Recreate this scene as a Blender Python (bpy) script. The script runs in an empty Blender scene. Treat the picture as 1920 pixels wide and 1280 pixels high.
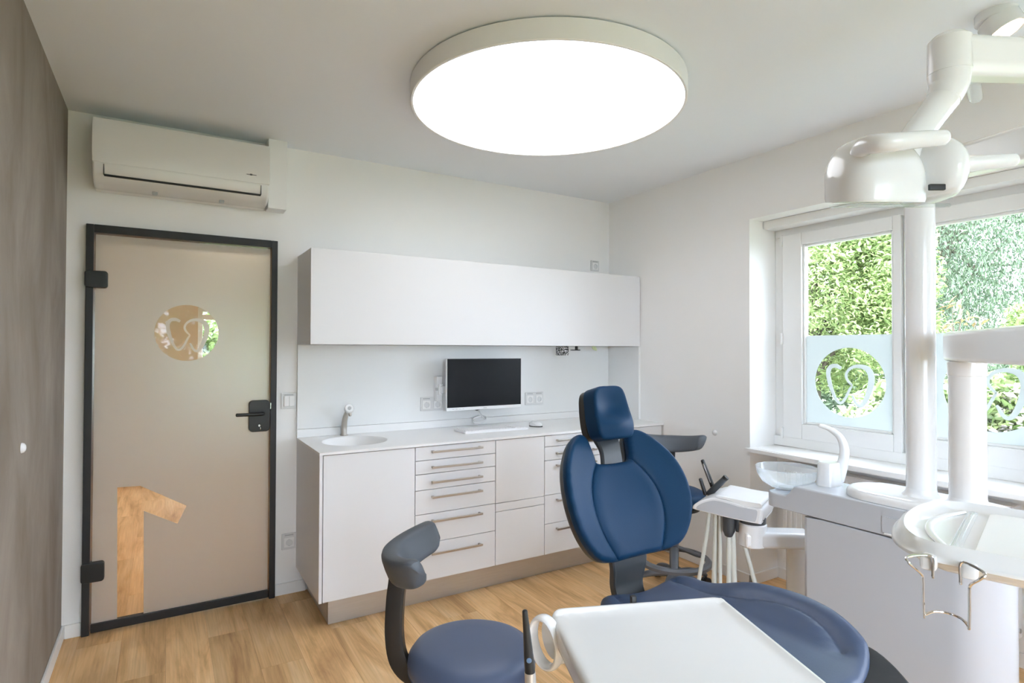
import bpy, bmesh, math, random
import numpy as np
from mathutils import Vector, Matrix, Euler
from mathutils.geometry import delaunay_2d_cdt
random.seed(7); np.random.seed(7)
scene = bpy.context.scene
COL = scene.collection
PI = math.pi
R = math.radians

# ------------------------------------------------------------------ camera, sky, exposure
cam_d = bpy.data.cameras.new('camera'); cam = bpy.data.objects.new('camera', cam_d); COL.objects.link(cam)
cam_d.sensor_width = 36.0; cam_d.sensor_fit = 'HORIZONTAL'; cam_d.lens = 1083.3 / 1920 * 36.0
cam_d.clip_start = 0.02; cam_d.clip_end = 200
_th, _ph, _ro = R(31.03), R(0.767), R(0.17)
_r = Vector((math.cos(_th), -math.sin(_th), 0)); _f0 = Vector((math.sin(_th), math.cos(_th), 0)); _u0 = Vector((0, 0, 1))
_f = _f0 * math.cos(_ph) + _u0 * math.sin(_ph); _u = -_f0 * math.sin(_ph) + _u0 * math.cos(_ph)
_r2 = _r * math.cos(_ro) + _u * math.sin(_ro); _u2 = _u * math.cos(_ro) - _r * math.sin(_ro)
_m = Matrix((( _r2.x, _u2.x, -_f.x, 0), (_r2.y, _u2.y, -_f.y, 0), (_r2.z, _u2.z, -_f.z, 1.45), (0, 0, 0, 1)))
cam.matrix_world = _m
scene.camera = cam

world = bpy.data.worlds.new('sky'); scene.world = world; world.use_nodes = True
_bg = world.node_tree.nodes['Background']
_bg.inputs['Color'].default_value = (0.84, 0.93, 1.13, 1)
_bg.inputs['Strength'].default_value = 8.0
sun_d = bpy.data.lights.new('sun', 'SUN'); sun_d.energy = 5.0; sun_d.angle = R(12); sun_d.color = (1.0, 0.98, 0.95)
sun = bpy.data.objects.new('sun', sun_d); COL.objects.link(sun)
sun.rotation_euler = Vector((0.55, 0.25, -0.8)).to_track_quat('-Z', 'Y').to_euler()
LAMP_STRENGTH = 2.0
vs = scene.view_settings
vs.view_transform = 'Standard'; vs.look = 'None'; vs.gamma = 1.0; vs.exposure = 1.12; vs.use_curve_mapping = False
scene.display_settings.display_device = 'sRGB'
cy = scene.cycles
cy.use_denoising = True; cy.use_adaptive_sampling = True; cy.adaptive_threshold = 0.03
cy.max_bounces = 10; cy.diffuse_bounces = 8; cy.glossy_bounces = 4; cy.transmission_bounces = 6; cy.transparent_max_bounces = 12
cy.caustics_reflective = False; cy.caustics_refractive = False; cy.sample_clamp_indirect = 8.0

# ------------------------------------------------------------------ materials
MATS = {}
def mat(name, col, rough=0.5, metal=0.0, var=0.03, scale=6.0, bump=0.0, bscale=60.0, coat=0.0, stretch=None, spec=0.5, emit=None, estr=0.0):
    m = bpy.data.materials.new(name); m.use_nodes = True
    nt = m.node_tree; N = nt.nodes; L = nt.links
    b = N['Principled BSDF']
    b.inputs['Roughness'].default_value = rough; b.inputs['Metallic'].default_value = metal
    b.inputs['Coat Weight'].default_value = coat; b.inputs['Coat Roughness'].default_value = 0.06
    b.inputs['Specular IOR Level'].default_value = spec
    tc = N.new('ShaderNodeTexCoord'); mp = N.new('ShaderNodeMapping'); L.new(tc.outputs['Object'], mp.inputs['Vector'])
    if stretch: mp.inputs['Scale'].default_value = stretch
    nz = N.new('ShaderNodeTexNoise'); nz.inputs['Scale'].default_value = scale; nz.inputs['Detail'].default_value = 5
    L.new(mp.outputs['Vector'], nz.inputs['Vector'])
    mx = N.new('ShaderNodeMix'); mx.data_type = 'RGBA'
    c = np.array(col[:3])
    mx.inputs['A'].default_value = (*np.clip(c * (1 - var), 0, 1), 1); mx.inputs['B'].default_value = (*np.clip(c * (1 + var), 0, 1), 1)
    L.new(nz.outputs['Fac'], mx.inputs['Factor']); L.new(mx.outputs['Result'], b.inputs['Base Color'])
    if bump > 0:
        n2 = N.new('ShaderNodeTexNoise'); n2.inputs['Scale'].default_value = bscale; n2.inputs['Detail'].default_value = 3
        L.new(mp.outputs['Vector'], n2.inputs['Vector'])
        bp = N.new('ShaderNodeBump'); bp.inputs['Strength'].default_value = bump; bp.inputs['Distance'].default_value = 0.002
        L.new(n2.outputs['Fac'], bp.inputs['Height']); L.new(bp.outputs['Normal'], b.inputs['Normal'])
    if emit:
        b.inputs['Emission Color'].default_value = (*emit, 1); b.inputs['Emission Strength'].default_value = estr
    MATS[name] = m
    return m
def nodes_of(name):
    m = bpy.data.materials.new(name); m.use_nodes = True; nt = m.node_tree
    nt.nodes.clear(); MATS[name] = m
    return m, nt, nt.nodes, nt.links

M_wall = mat('white_wall_paint', (0.86, 0.857, 0.85), 0.75, var=0.012, scale=3, bump=0.12, bscale=220)
M_ceil = mat('ceiling_paint', (0.80, 0.835, 0.875), 0.85, var=0.01, scale=2)
M_trim = mat('white_trim_lacquer', (0.82, 0.82, 0.815), 0.4, var=0.01)
M_hallw = mat('hall_beige_paint', (0.71, 0.62, 0.52), 0.8, var=0.02)
M_lac = mat('glossy_white_lacquer', (0.75, 0.75, 0.765), 0.34, var=0.006, spec=0.15)
M_core = mat('solid_surface_white', (0.82, 0.82, 0.82), 0.32, var=0.008)
M_splash = mat('splash_panel_white', (0.80, 0.81, 0.81), 0.30, var=0.006)
M_steel = mat('brushed_steel', (0.62, 0.61, 0.60), 0.45, metal=1.0, var=0.08, scale=8, bump=0.05, bscale=90, stretch=(1, 1, 14))
M_hand = mat('satin_nickel', (0.55, 0.51, 0.47), 0.32, metal=1.0, var=0.03)
M_chrome = mat('polished_chrome', (0.62, 0.62, 0.63), 0.12, metal=1.0, var=0.02)
M_black = mat('black_powder_coat', (0.012, 0.012, 0.014), 0.45, var=0.1, bump=0.05, bscale=300)
M_blackp = mat('black_plastic', (0.012, 0.012, 0.013), 0.38, var=0.1)
M_leg = mat('matt_black_plastic', (0.010, 0.010, 0.011), 0.62, var=0.1, spec=0.25)
M_dgrey = mat('anthracite_plastic', (0.045, 0.05, 0.057), 0.42, var=0.06, bump=0.05, bscale=250)
M_ring = mat('grey_painted_metal', (0.115, 0.125, 0.145), 0.38, var=0.05)
M_pad = mat('grey_soft_foam_pad', (0.072, 0.082, 0.098), 0.52, var=0.05, bump=0.10, bscale=320)
M_blue = mat('blue_leatherette', (0.006, 0.034, 0.086), 0.44, var=0.08, scale=5, bump=0.16, bscale=420, spec=0.13)
M_seat = mat('blue_leatherette_seat_sheen', (0.030, 0.055, 0.12), 0.42, var=0.06, scale=5, bump=0.14, bscale=420)  # same leatherette as the backrest, lightened: sky sheen put into the colour
M_blue2 = mat('blue_leatherette_stool_sheen', (0.082, 0.112, 0.20), 0.42, var=0.06, scale=5, bump=0.14, bscale=420)  # same leatherette again, lightened to stand in for lamp reflections
M_white = mat('white_device_plastic', (0.775, 0.78, 0.79), 0.18, var=0.006, coat=0.15)
M_ucase = mat('unit_shaded_white', (0.48, 0.505, 0.55), 0.24, var=0.006, coat=0.2)  # white casing greyed: the shade on its side is put into the colour
M_hose = mat('pale_grey_hose', (0.62, 0.64, 0.60), 0.45, var=0.04)
M_ac = mat('ac_white_plastic', (0.76, 0.75, 0.735), 0.22, var=0.006)
M_dark = mat('dark_gap', (0.02, 0.02, 0.02), 0.7)
M_gap = mat('brown_joint', (0.25, 0.16, 0.09), 0.8)
M_screen = mat('black_screen', (0.013, 0.014, 0.016), 0.25, var=0.1, spec=0.12)
M_key = mat('white_keys', (0.80, 0.80, 0.82), 0.4, var=0.01)
M_green = mat('pale_green_cloth', (0.62, 0.70, 0.42), 0.7, var=0.08)
M_btn = mat('blue_button', (0.10, 0.17, 0.28), 0.4)
M_bark = mat('bark', (0.10, 0.08, 0.06), 0.9, var=0.3, scale=12, bump=0.5, bscale=30)
M_grass = mat('lawn', (0.12, 0.145, 0.08), 0.9, var=0.35, scale=14, bump=0.5, bscale=60)
M_rad = mat('radiator_enamel', (0.80, 0.795, 0.785), 0.35, var=0.006)
M_logo = mat('grey_print', (0.12, 0.12, 0.12), 0.5)
M_sock = mat('socket_frame_shaded', (0.71, 0.715, 0.72), 0.25, var=0.01)  # white frame toned down so its edge shading sits in the colour
M_cup = mat('socket_cup_shaded', (0.55, 0.55, 0.555), 0.4, var=0.01)  # white cup greyed to paint in the shade of the recess
M_lgrey = mat('light_grey_plastic', (0.42, 0.43, 0.44), 0.4)
M_house = mat('white_facade', (0.82, 0.82, 0.82), 0.9, var=0.02)

def emission_mat(name, col, s):
    m, nt, N, L = nodes_of(name)
    e = N.new('ShaderNodeEmission'); o = N.new('ShaderNodeOutputMaterial'); tc = N.new('ShaderNodeTexCoord'); nz = N.new('ShaderNodeTexNoise'); mx = N.new('ShaderNodeMix'); mx.data_type = 'RGBA'
    nz.inputs['Scale'].default_value = 2.0; L.new(tc.outputs['Object'], nz.inputs['Vector']); L.new(nz.outputs['Fac'], mx.inputs['Factor'])
    mx.inputs['A'].default_value = (*[c * 0.98 for c in col], 1); mx.inputs['B'].default_value = (*col, 1)
    L.new(mx.outputs['Result'], e.inputs['Color']); e.inputs['Strength'].default_value = s; L.new(e.outputs[0], o.inputs[0])
    return m
M_lamp = emission_mat('lamp_diffuser_light', (0.96, 0.98, 1.03), LAMP_STRENGTH)
M_spot = emission_mat('spot_warm_light', (1.0, 0.72, 0.5), 14.0)
M_hlamp = emission_mat('hall_warm_light', (1.0, 0.78, 0.58), 22.0)

def schlick(N, L, f0=0.04):
    lw = N.new('ShaderNodeLayerWeight'); lw.inputs['Blend'].default_value = 0.5
    pw = N.new('ShaderNodeMath'); pw.operation = 'POWER'; pw.inputs[1].default_value = 5.0; L.new(lw.outputs['Facing'], pw.inputs[0])
    ma = N.new('ShaderNodeMath'); ma.operation = 'MULTIPLY_ADD'; ma.inputs[1].default_value = 0.9; ma.inputs[2].default_value = f0; L.new(pw.outputs[0], ma.inputs[0])
    return ma.outputs[0]
def clear_glass(name, tint=(0.97, 0.99, 0.98)):
    m, nt, N, L = nodes_of(name)
    o = N.new('ShaderNodeOutputMaterial'); t = N.new('ShaderNodeBsdfTransparent'); g = N.new('ShaderNodeBsdfGlossy'); x = N.new('ShaderNodeMixShader')
    t.inputs['Color'].default_value = (*tint, 1); g.inputs['Roughness'].default_value = 0.02
    L.new(schlick(N, L, 0.022), x.inputs['Fac']); L.new(t.outputs[0], x.inputs[1]); L.new(g.outputs[0], x.inputs[2]); L.new(x.outputs[0], o.inputs[0])
    return m
M_glass = clear_glass('window_glass')
M_dglass = clear_glass('door_glass', (0.95, 0.975, 0.965))
def film(name, col, trans, dcol=None, blur=0.0, rough=0.6):
    m, nt, N, L = nodes_of(name)
    o = N.new('ShaderNodeOutputMaterial'); t = N.new('ShaderNodeBsdfTranslucent'); d = N.new('ShaderNodeBsdfDiffuse'); g = N.new('ShaderNodeBsdfGlossy')
    x = N.new('ShaderNodeMixShader'); y = N.new('ShaderNodeMixShader'); tc = N.new('ShaderNodeTexCoord'); nz = N.new('ShaderNodeTexNoise'); bp = N.new('ShaderNodeBump')
    nz.inputs['Scale'].default_value = 900; L.new(tc.outputs['Object'], nz.inputs['Vector']); L.new(nz.outputs['Fac'], bp.inputs['Height']); bp.inputs['Strength'].default_value = 0.05
    t.inputs['Color'].default_value = (*col, 1); d.inputs['Color'].default_value = (*(dcol or col), 1); g.inputs['Roughness'].default_value = 0.35
    L.new(bp.outputs['Normal'], g.inputs['Normal'])
    x.inputs['Fac'].default_value = trans; y.inputs['Fac'].default_value = 0.03
    if blur > 0:
        rf = N.new('ShaderNodeBsdfRefraction'); rf.inputs['IOR'].default_value = 1.25; rf.inputs['Roughness'].default_value = rough; rf.inputs['Color'].default_value = (*[min(1, c ** 0.5) for c in col], 1)
        z = N.new('ShaderNodeMixShader'); z.inputs['Fac'].default_value = blur; L.new(t.outputs[0], z.inputs[1]); L.new(rf.outputs[0], z.inputs[2]); L.new(z.outputs[0], x.inputs[2])
    else: L.new(t.outputs[0], x.inputs[2])
    L.new(d.outputs[0], x.inputs[1]); L.new(x.outputs[0], y.inputs[1]); L.new(g.outputs[0], y.inputs[2]); L.new(y.outputs[0], o.inputs[0])
    return m
M_film = film('frosted_window_film', (0.47, 0.49, 0.48), 0.62, (0.8, 0.82, 0.82))
M_dfilm = film('frosted_door_film', (0.90, 0.90, 0.88), 0.78, blur=0.68, rough=0.75)
def frosted_bowl():
    m, nt, N, L = nodes_of('frosted_glass_bowl')
    o = N.new('ShaderNodeOutputMaterial'); t = N.new('ShaderNodeBsdfTranslucent'); tr = N.new('ShaderNodeBsdfTransparent'); g = N.new('ShaderNodeBsdfGlossy'); d = N.new('ShaderNodeBsdfDiffuse')
    a = N.new('ShaderNodeMixShader'); b = N.new('ShaderNodeMixShader'); c = N.new('ShaderNodeMixShader')
    tc = N.new('ShaderNodeTexCoord'); nz = N.new('ShaderNodeTexNoise'); nz.inputs['Scale'].default_value = 3; mx = N.new('ShaderNodeMix'); mx.data_type = 'RGBA'
    L.new(tc.outputs['Object'], nz.inputs['Vector']); L.new(nz.outputs['Fac'], mx.inputs['Factor']); mx.inputs['A'].default_value = (0.90, 0.93, 0.95, 1); mx.inputs['B'].default_value = (0.95, 0.97, 0.98, 1)
    L.new(mx.outputs['Result'], t.inputs['Color']); L.new(mx.outputs['Result'], d.inputs['Color'])
    g.inputs['Roughness'].default_value = 0.08; tr.inputs['Color'].default_value = (0.95, 0.97, 0.98, 1)
    a.inputs['Fac'].default_value = 0.5; L.new(t.outputs[0], a.inputs[1]); L.new(d.outputs[0], a.inputs[2])
    b.inputs['Fac'].default_value = 0.74; L.new(a.outputs[0], b.inputs[1]); L.new(tr.outputs[0], b.inputs[2])
    L.new(schlick(N, L), c.inputs['Fac']); L.new(b.outputs[0], c.inputs[1]); L.new(g.outputs[0], c.inputs[2]); L.new(c.outputs[0], o.inputs[0])
    return m
M_bowl = frosted_bowl()

def plaster():
    m, nt, N, L = nodes_of('taupe_trowelled_plaster')
    o = N.new('ShaderNodeOutputMaterial'); b = N.new('ShaderNodeBsdfPrincipled'); b.inputs['Roughness'].default_value = 0.7
    tc = N.new('ShaderNodeTexCoord'); mp = N.new('ShaderNodeMapping'); mp.inputs['Scale'].default_value = (1, 1.6, 0.8); L.new(tc.outputs['Object'], mp.inputs['Vector'])
    n1 = N.new('ShaderNodeTexNoise'); n1.inputs['Scale'].default_value = 1.7; n1.inputs['Detail'].default_value = 9; n1.inputs['Roughness'].default_value = 0.62; n1.inputs['Distortion'].default_value = 0.6
    L.new(mp.outputs['Vector'], n1.inputs['Vector'])
    cr = N.new('ShaderNodeValToRGB'); e = cr.color_ramp.elements
    e[0].position = 0.32; e[0].color = (0.20, 0.165, 0.13, 1); e[1].position = 0.68; e[1].color = (0.34, 0.30, 0.26, 1)
    L.new(n1.outputs['Fac'], cr.inputs['Fac']); L.new(cr.outputs['Color'], b.inputs['Base Color'])
    bp = N.new('ShaderNodeBump'); bp.inputs['Strength'].default_value = 0.08; bp.inputs['Distance'].default_value = 0.004; L.new(n1.outputs['Fac'], bp.inputs['Height']); L.new(bp.outputs['Normal'], b.inputs['Normal'])
    L.new(b.outputs[0], o.inputs[0]); return m
M_plaster = plaster()

def wood():
    m, nt, N, L = nodes_of('oak_vinyl_plank')
    o = N.new('ShaderNodeOutputMaterial'); b = N.new('ShaderNodeBsdfPrincipled'); b.inputs['Roughness'].default_value = 0.46; b.inputs['Specular IOR Level'].default_value = 0.22
    tc = N.new('ShaderNodeTexCoord'); oi = N.new('ShaderNodeObjectInfo'); ad = N.new('ShaderNodeVectorMath'); ad.operation = 'ADD'; cx = N.new('ShaderNodeCombineXYZ')
    mu = N.new('ShaderNodeMath'); mu.operation = 'MULTIPLY'; mu.inputs[1].default_value = 37.0; L.new(oi.outputs['Random'], mu.inputs[0])
    L.new(mu.outputs[0], cx.inputs[0]); L.new(mu.outputs[0], cx.inputs[1]); L.new(tc.outputs['Object'], ad.inputs[0]); L.new(cx.outputs[0], ad.inputs[1])
    mp = N.new('ShaderNodeMapping'); mp.inputs['Scale'].default_value = (7.0, 0.9, 1); L.new(ad.outputs[0], mp.inputs['Vector'])
    n1 = N.new('ShaderNodeTexNoise'); n1.inputs['Scale'].default_value = 1.3; n1.inputs['Detail'].default_value = 6; n1.inputs['Roughness'].default_value = 0.6; n1.inputs['Distortion'].default_value = 0.9; L.new(mp.outputs['Vector'], n1.inputs['Vector'])
    mp2 = N.new('ShaderNodeMapping'); mp2.inputs['Scale'].default_value = (120, 3.0, 1); L.new(ad.outputs[0], mp2.inputs['Vector'])
    n2 = N.new('ShaderNodeTexNoise'); n2.inputs['Scale'].default_value = 1.0; n2.inputs['Detail'].default_value = 3; L.new(mp2.outputs['Vector'], n2.inputs['Vector'])
    cr = N.new('ShaderNodeValToRGB'); e = cr.color_ramp.elements
    e[0].position = 0.25; e[0].color = (0.42, 0.225, 0.095, 1); e[1].position = 0.75; e[1].color = (0.88, 0.62, 0.35, 1)
    e2 = cr.color_ramp.elements.new(0.48); e2.color = (0.75, 0.47, 0.225, 1)
    L.new(n1.outputs['Fac'], cr.inputs['Fac'])
    hs = N.new('ShaderNodeHueSaturation'); ma = N.new('ShaderNodeMapRange'); ma.inputs['To Min'].default_value = 0.92; ma.inputs['To Max'].default_value = 1.18
    L.new(oi.outputs['Random'], ma.inputs['Value']); L.new(ma.outputs[0], hs.inputs['Value']); L.new(cr.outputs['Color'], hs.inputs['Color'])
    mx = N.new('ShaderNodeMix'); mx.data_type = 'RGBA'; mx.blend_type = 'MULTIPLY'; mx.inputs['Factor'].default_value = 0.35
    L.new(hs.outputs['Color'], mx.inputs['A'])
    c2 = N.new('ShaderNodeValToRGB'); c2.color_ramp.elements[0].position = 0.3; c2.color_ramp.elements[0].color = (0.55, 0.5, 0.45, 1); c2.color_ramp.elements[1].position = 0.6; L.new(n2.outputs['Fac'], c2.inputs['Fac'])
    L.new(c2.outputs['Color'], mx.inputs['B']); L.new(mx.outputs['Result'], b.inputs['Base Color'])
    bp = N.new('ShaderNodeBump'); bp.inputs['Strength'].default_value = 0.06; bp.inputs['Distance'].default_value = 0.002; L.new(n2.outputs['Fac'], bp.inputs['Height']); L.new(bp.outputs['Normal'], b.inputs['Normal'])
    L.new(b.outputs[0], o.inputs[0]); return m
M_wood = wood()

def leaf(name, c0, c1, trans=0.35):
    m, nt, N, L = nodes_of(name)
    o = N.new('ShaderNodeOutputMaterial'); d = N.new('ShaderNodeBsdfDiffuse'); t = N.new('ShaderNodeBsdfTranslucent'); g = N.new('ShaderNodeBsdfGlossy'); x = N.new('ShaderNodeMixShader'); y = N.new('ShaderNodeMixShader')
    ge = N.new('ShaderNodeNewGeometry'); mx = N.new('ShaderNodeMix'); mx.data_type = 'RGBA'
    mx.inputs['A'].default_value = (*c0, 1); mx.inputs['B'].default_value = (*c1, 1); L.new(ge.outputs['Random Per Island'], mx.inputs['Factor'])
    L.new(mx.outputs['Result'], d.inputs['Color']); L.new(mx.outputs['Result'], t.inputs['Color']); g.inputs['Roughness'].default_value = 0.35
    x.inputs['Fac'].default_value = trans; y.inputs['Fac'].default_value = 0.05
    L.new(d.outputs[0], x.inputs[1]); L.new(t.outputs[0], x.inputs[2]); L.new(x.outputs[0], y.inputs[1]); L.new(g.outputs[0], y.inputs[2]); L.new(y.outputs[0], o.inputs[0])
    return m
M_leafA = leaf('fresh_green_leaves', (0.17, 0.25, 0.08), (0.42, 0.49, 0.22))
M_leafB = leaf('blue_green_leaves', (0.10, 0.15, 0.09), (0.22, 0.29, 0.18))
M_leafC = leaf('flower_bush_leaves', (0.12, 0.19, 0.06), (0.42, 0.48, 0.24))
M_petal = leaf('pale_pink_petals', (0.46, 0.39, 0.39), (0.58, 0.54, 0.53), 0.3)
M_tipleaf = leaf('reddish_young_leaves', (0.26, 0.16, 0.08), (0.34, 0.34, 0.15), 0.3)

def pattern():
    m, nt, N, L = nodes_of('black_white_pattern')
    o = N.new('ShaderNodeOutputMaterial'); b = N.new('ShaderNodeBsdfPrincipled'); v = N.new('ShaderNodeTexVoronoi'); tc = N.new('ShaderNodeTexCoord'); cr = N.new('ShaderNodeValToRGB')
    v.inputs['Scale'].default_value = 70; v.feature = 'DISTANCE_TO_EDGE'; L.new(tc.outputs['Object'], v.inputs['Vector']); L.new(v.outputs['Distance'], cr.inputs['Fac'])
    cr.color_ramp.interpolation = 'CONSTANT'; cr.color_ramp.elements[0].color = (0.02, 0.02, 0.02, 1); cr.color_ramp.elements[1].position = 0.12; cr.color_ramp.elements[1].color = (0.8, 0.8, 0.8, 1)
    L.new(cr.outputs['Color'], b.inputs['Base Color']); L.new(b.outputs[0], o.inputs[0]); return m
M_pattern = pattern()

# ------------------------------------------------------------------ mesh helpers
def tag(o, label=None, cat=None, group=None, kind=None):
    if label: o['label'] = label
    if cat: o['category'] = cat
    if group: o['group'] = group
    if kind: o['kind'] = kind
    return o
def root(name, loc, label, cat, group=None, rz=0.0):
    o = bpy.data.objects.new(name, None); COL.objects.link(o); o.location = loc; o.rotation_euler = (0, 0, rz); o.empty_display_size = 0.05
    o['_l'] = 1; del o['_l']
    return tag(o, label, cat, group)
def mk(name, bm, m, parent=None, off=None, sharp=38, smooth=True, recalc=True):
    """bm in the parent's space, or, with off=True, in world space under an unrotated root"""
    me = bpy.data.meshes.new(name)
    if isinstance(bm, bmesh.types.BMesh):
        if recalc: bmesh.ops.recalc_face_normals(bm, faces=bm.faces[:])
        if off and parent is not None:
            p = parent; t = Vector((0, 0, 0))
            while p is not None: t += p.location; p = p.parent
            bmesh.ops.translate(bm, verts=bm.verts[:], vec=-t)
        bm.to_mesh(me); bm.free()
    else:
        me.from_pydata(*bm)
    me.materials.append(m)
    if smooth:
        me.polygons.foreach_set('use_smooth', [True] * len(me.polygons))
        me.set_sharp_from_angle(angle=R(sharp))
    o = bpy.data.objects.new(name, me); COL.objects.link(o)
    if smooth and len(me.polygons) < 20000:
        wn = o.modifiers.new('weighted_normal', 'WEIGHTED_NORMAL'); wn.keep_sharp = True; wn.weight = 100
    if parent is not None: o.parent = parent
    return o
def B(): return bmesh.new()
def box(x0, x1, y0, y1, z0, z1, bev=0.0, seg=2, bm=None):
    nb = bmesh.new()
    bmesh.ops.create_cube(nb, size=1.0)
    for v in nb.verts:
        v.co = Vector(((x0 + x1) / 2 + v.co.x * (x1 - x0), (y0 + y1) / 2 + v.co.y * (y1 - y0), (z0 + z1) / 2 + v.co.z * (z1 - z0)))
    if bev > 0: bmesh.ops.bevel(nb, geom=nb.edges[:], offset=bev, segments=seg, affect='EDGES', profile=0.5)
    return join(bm, nb)
def join(bm, nb):
    if bm is None: return nb
    me = bpy.data.meshes.new('_t'); nb.to_mesh(me); nb.free(); bm.from_mesh(me); bpy.data.meshes.remove(me)
    return bm
def ring(bm, pts): return [bm.verts.new(p) for p in pts]
def loft(sections, cap=True, closed=True, bm=None, loop=False):
    """sections: list of equal-length closed point rings"""
    bm = bm or bmesh.new()
    rs = [ring(bm, s) for s in sections]
    n = len(rs[0]); pairs = list(zip(rs[:-1], rs[1:])) + ([(rs[-1], rs[0])] if loop else [])
    for a, b in pairs:
        for i in range(n if closed else n - 1):
            j = (i + 1) % n
            bm.faces.new((a[i], a[j], b[j], b[i]))
    if cap and not loop:
        bm.faces.new(rs[0][::-1]); bm.faces.new(rs[-1])
    return bm
def lathe(prof, seg=48, c=(0, 0, 0), bm=None, cap=False):
    """profile of (radius, z) turned round the z axis"""
    bm = bm or bmesh.new()
    rs = []
    for r_, z in prof:
        if r_ < 1e-6: rs.append([bm.verts.new((c[0], c[1], c[2] + z))])
        else: rs.append([bm.verts.new((c[0] + r_ * math.cos(2 * PI * i / seg), c[1] + r_ * math.sin(2 * PI * i / seg), c[2] + z)) for i in range(seg)])
    for a, b in zip(rs[:-1], rs[1:]):
        for i in range(seg):
            j = (i + 1) % seg
            if len(a) == 1 and len(b) == 1: continue
            if len(a) == 1: bm.faces.new((a[0], b[j], b[i]))
            elif len(b) == 1: bm.faces.new((a[i], a[j], b[0]))
            else: bm.faces.new((a[i], a[j], b[j], b[i]))
    return bm
def cyl(r_, z0, z1, c=(0, 0), bev=0.002, seg=40, bm=None, r2=None):
    r2 = r_ if r2 is None else r2
    return lathe([(0, z0), (r_ - bev, z0), (r_, z0 + bev), (r2, z1 - bev), (r2 - bev, z1), (0, z1)], seg, (c[0], c[1], 0), bm)
def catmull(P, n=8, closed=False):
    P = [Vector(p) for p in P]; out = []
    m = len(P)
    rng = range(m if closed else m - 1)
    for i in rng:
        if closed: a, b, c, d = P[(i - 1) % m], P[i], P[(i + 1) % m], P[(i + 2) % m]
        else: a, b, c, d = P[max(i - 1, 0)], P[i], P[i + 1], P[min(i + 2, m - 1)]
        for k in range(n):
            t = k / n
            out.append(0.5 * ((2 * b) + (c - a) * t + (2 * a - 5 * b + 4 * c - d) * t * t + (3 * b - a - 3 * c + d) * t ** 3))
    if not closed: out.append(P[-1])
    return out
def tube(P, r_, seg=14, smooth=8, closed=False, sec=None, bm=None, up=None, round_cap=True):
    """tube along a path; r_ a number or one per control point; sec = (a, b) scales of the section"""
    ctrl = [Vector(p) for p in P]
    path = catmull(ctrl, smooth, closed) if smooth > 1 else ctrl
    rr = r_ if isinstance(r_, (list, tuple)) else [r_] * len(ctrl)
    rad = []
    for i in range(len(path)):
        t = i / max(smooth, 1) if smooth > 1 else i
        k = int(t); f_ = t - k
        if closed: rad.append(rr[k % len(rr)] * (1 - f_) + rr[(k + 1) % len(rr)] * f_)
        else: rad.append(rr[min(k, len(rr) - 1)] * (1 - f_) + rr[min(k + 1, len(rr) - 1)] * f_)
    sa, sb = sec or (1, 1)
    n = len(path); secs = []; prev = Vector(up) if up else None
    for i, p in enumerate(path):
        if closed: t = (path[(i + 1) % n] - path[i - 1]).normalized()
        else: t = (path[min(i + 1, n - 1)] - path[max(i - 1, 0)]).normalized()
        if prev is None: prev = Vector((0, 0, 1)) if abs(t.z) < 0.9 else Vector((1, 0, 0))
        a = (prev - t * prev.dot(t)).normalized(); b = t.cross(a); prev = a
        secs.append((p, t, a, b, rad[i]))
    rings = []
    def rg(p, a, b, q): return [p + a * (math.cos(2 * PI * k / seg) * q * sa) + b * (math.sin(2 * PI * k / seg) * q * sb) for k in range(seg)]
    if not closed and round_cap:
        p, t, a, b, q = secs[0]
        for ang in (80, 55, 28): rings.append(rg(p - t * q * min(sa, sb) * math.sin(R(ang)) * 0.6, a, b, q * math.cos(R(ang))))
    for p, t, a, b, q in secs: rings.append(rg(p, a, b, q))
    if not closed and round_cap:
        p, t, a, b, q = secs[-1]
        for ang in (28, 55, 80): rings.append(rg(p + t * q * min(sa, sb) * math.sin(R(ang)) * 0.6, a, b, q * math.cos(R(ang))))
    return loft(rings, cap=not closed, loop=closed, bm=bm)
def rrect(x0, x1, y0, y1, r_, n=6):
    """rounded rectangle outline"""
    pts = []
    for cx_, cy_, a0 in ((x1 - r_, y0 + r_, -90), (x1 - r_, y1 - r_, 0), (x0 + r_, y1 - r_, 90), (x0 + r_, y0 + r_, 180)):
        for k in range(n + 1):
            a = R(a0 + 90 * k / n); pts.append((cx_ + r_ * math.cos(a), cy_ + r_ * math.sin(a)))
    return pts
def inside(P, pts):
    P = np.asarray(P); x, y = pts[:, 0], pts[:, 1]; res = np.zeros(len(pts), bool)
    for i in range(len(P)):
        (x1, y1), (x2, y2) = P[i - 1], P[i]
        c = ((y1 > y) != (y2 > y))
        with np.errstate(divide='ignore', invalid='ignore'):
            xi = (x2 - x1) * (y - y1) / (y2 - y1 + 1e-15) + x1
        res ^= c & (x < xi)
    return res
def dist_poly(P, pts, closed=True):
    P = np.asarray(P, float); A = P; Bq = np.roll(P, -1, 0)
    if not closed: A = P[:-1]; Bq = P[1:]
    d = np.full(len(pts), 1e9)
    for a, b in zip(A, Bq):
        ab = b - a; t = np.clip(((pts - a) @ ab) / max(ab @ ab, 1e-12), 0, 1)
        d = np.minimum(d, np.hypot(*(pts - (a + t[:, None] * ab)).T))
    return d
def resample(P, step, closed=True):
    P = np.asarray(P, float); out = []
    n = len(P)
    for i in range(n if closed else n - 1):
        a, b = P[i], P[(i + 1) % n]; k = max(1, int(round(np.hypot(*(b - a)) / step)))
        for j in range(k): out.append(a + (b - a) * j / k)
    return np.array(out)
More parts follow.
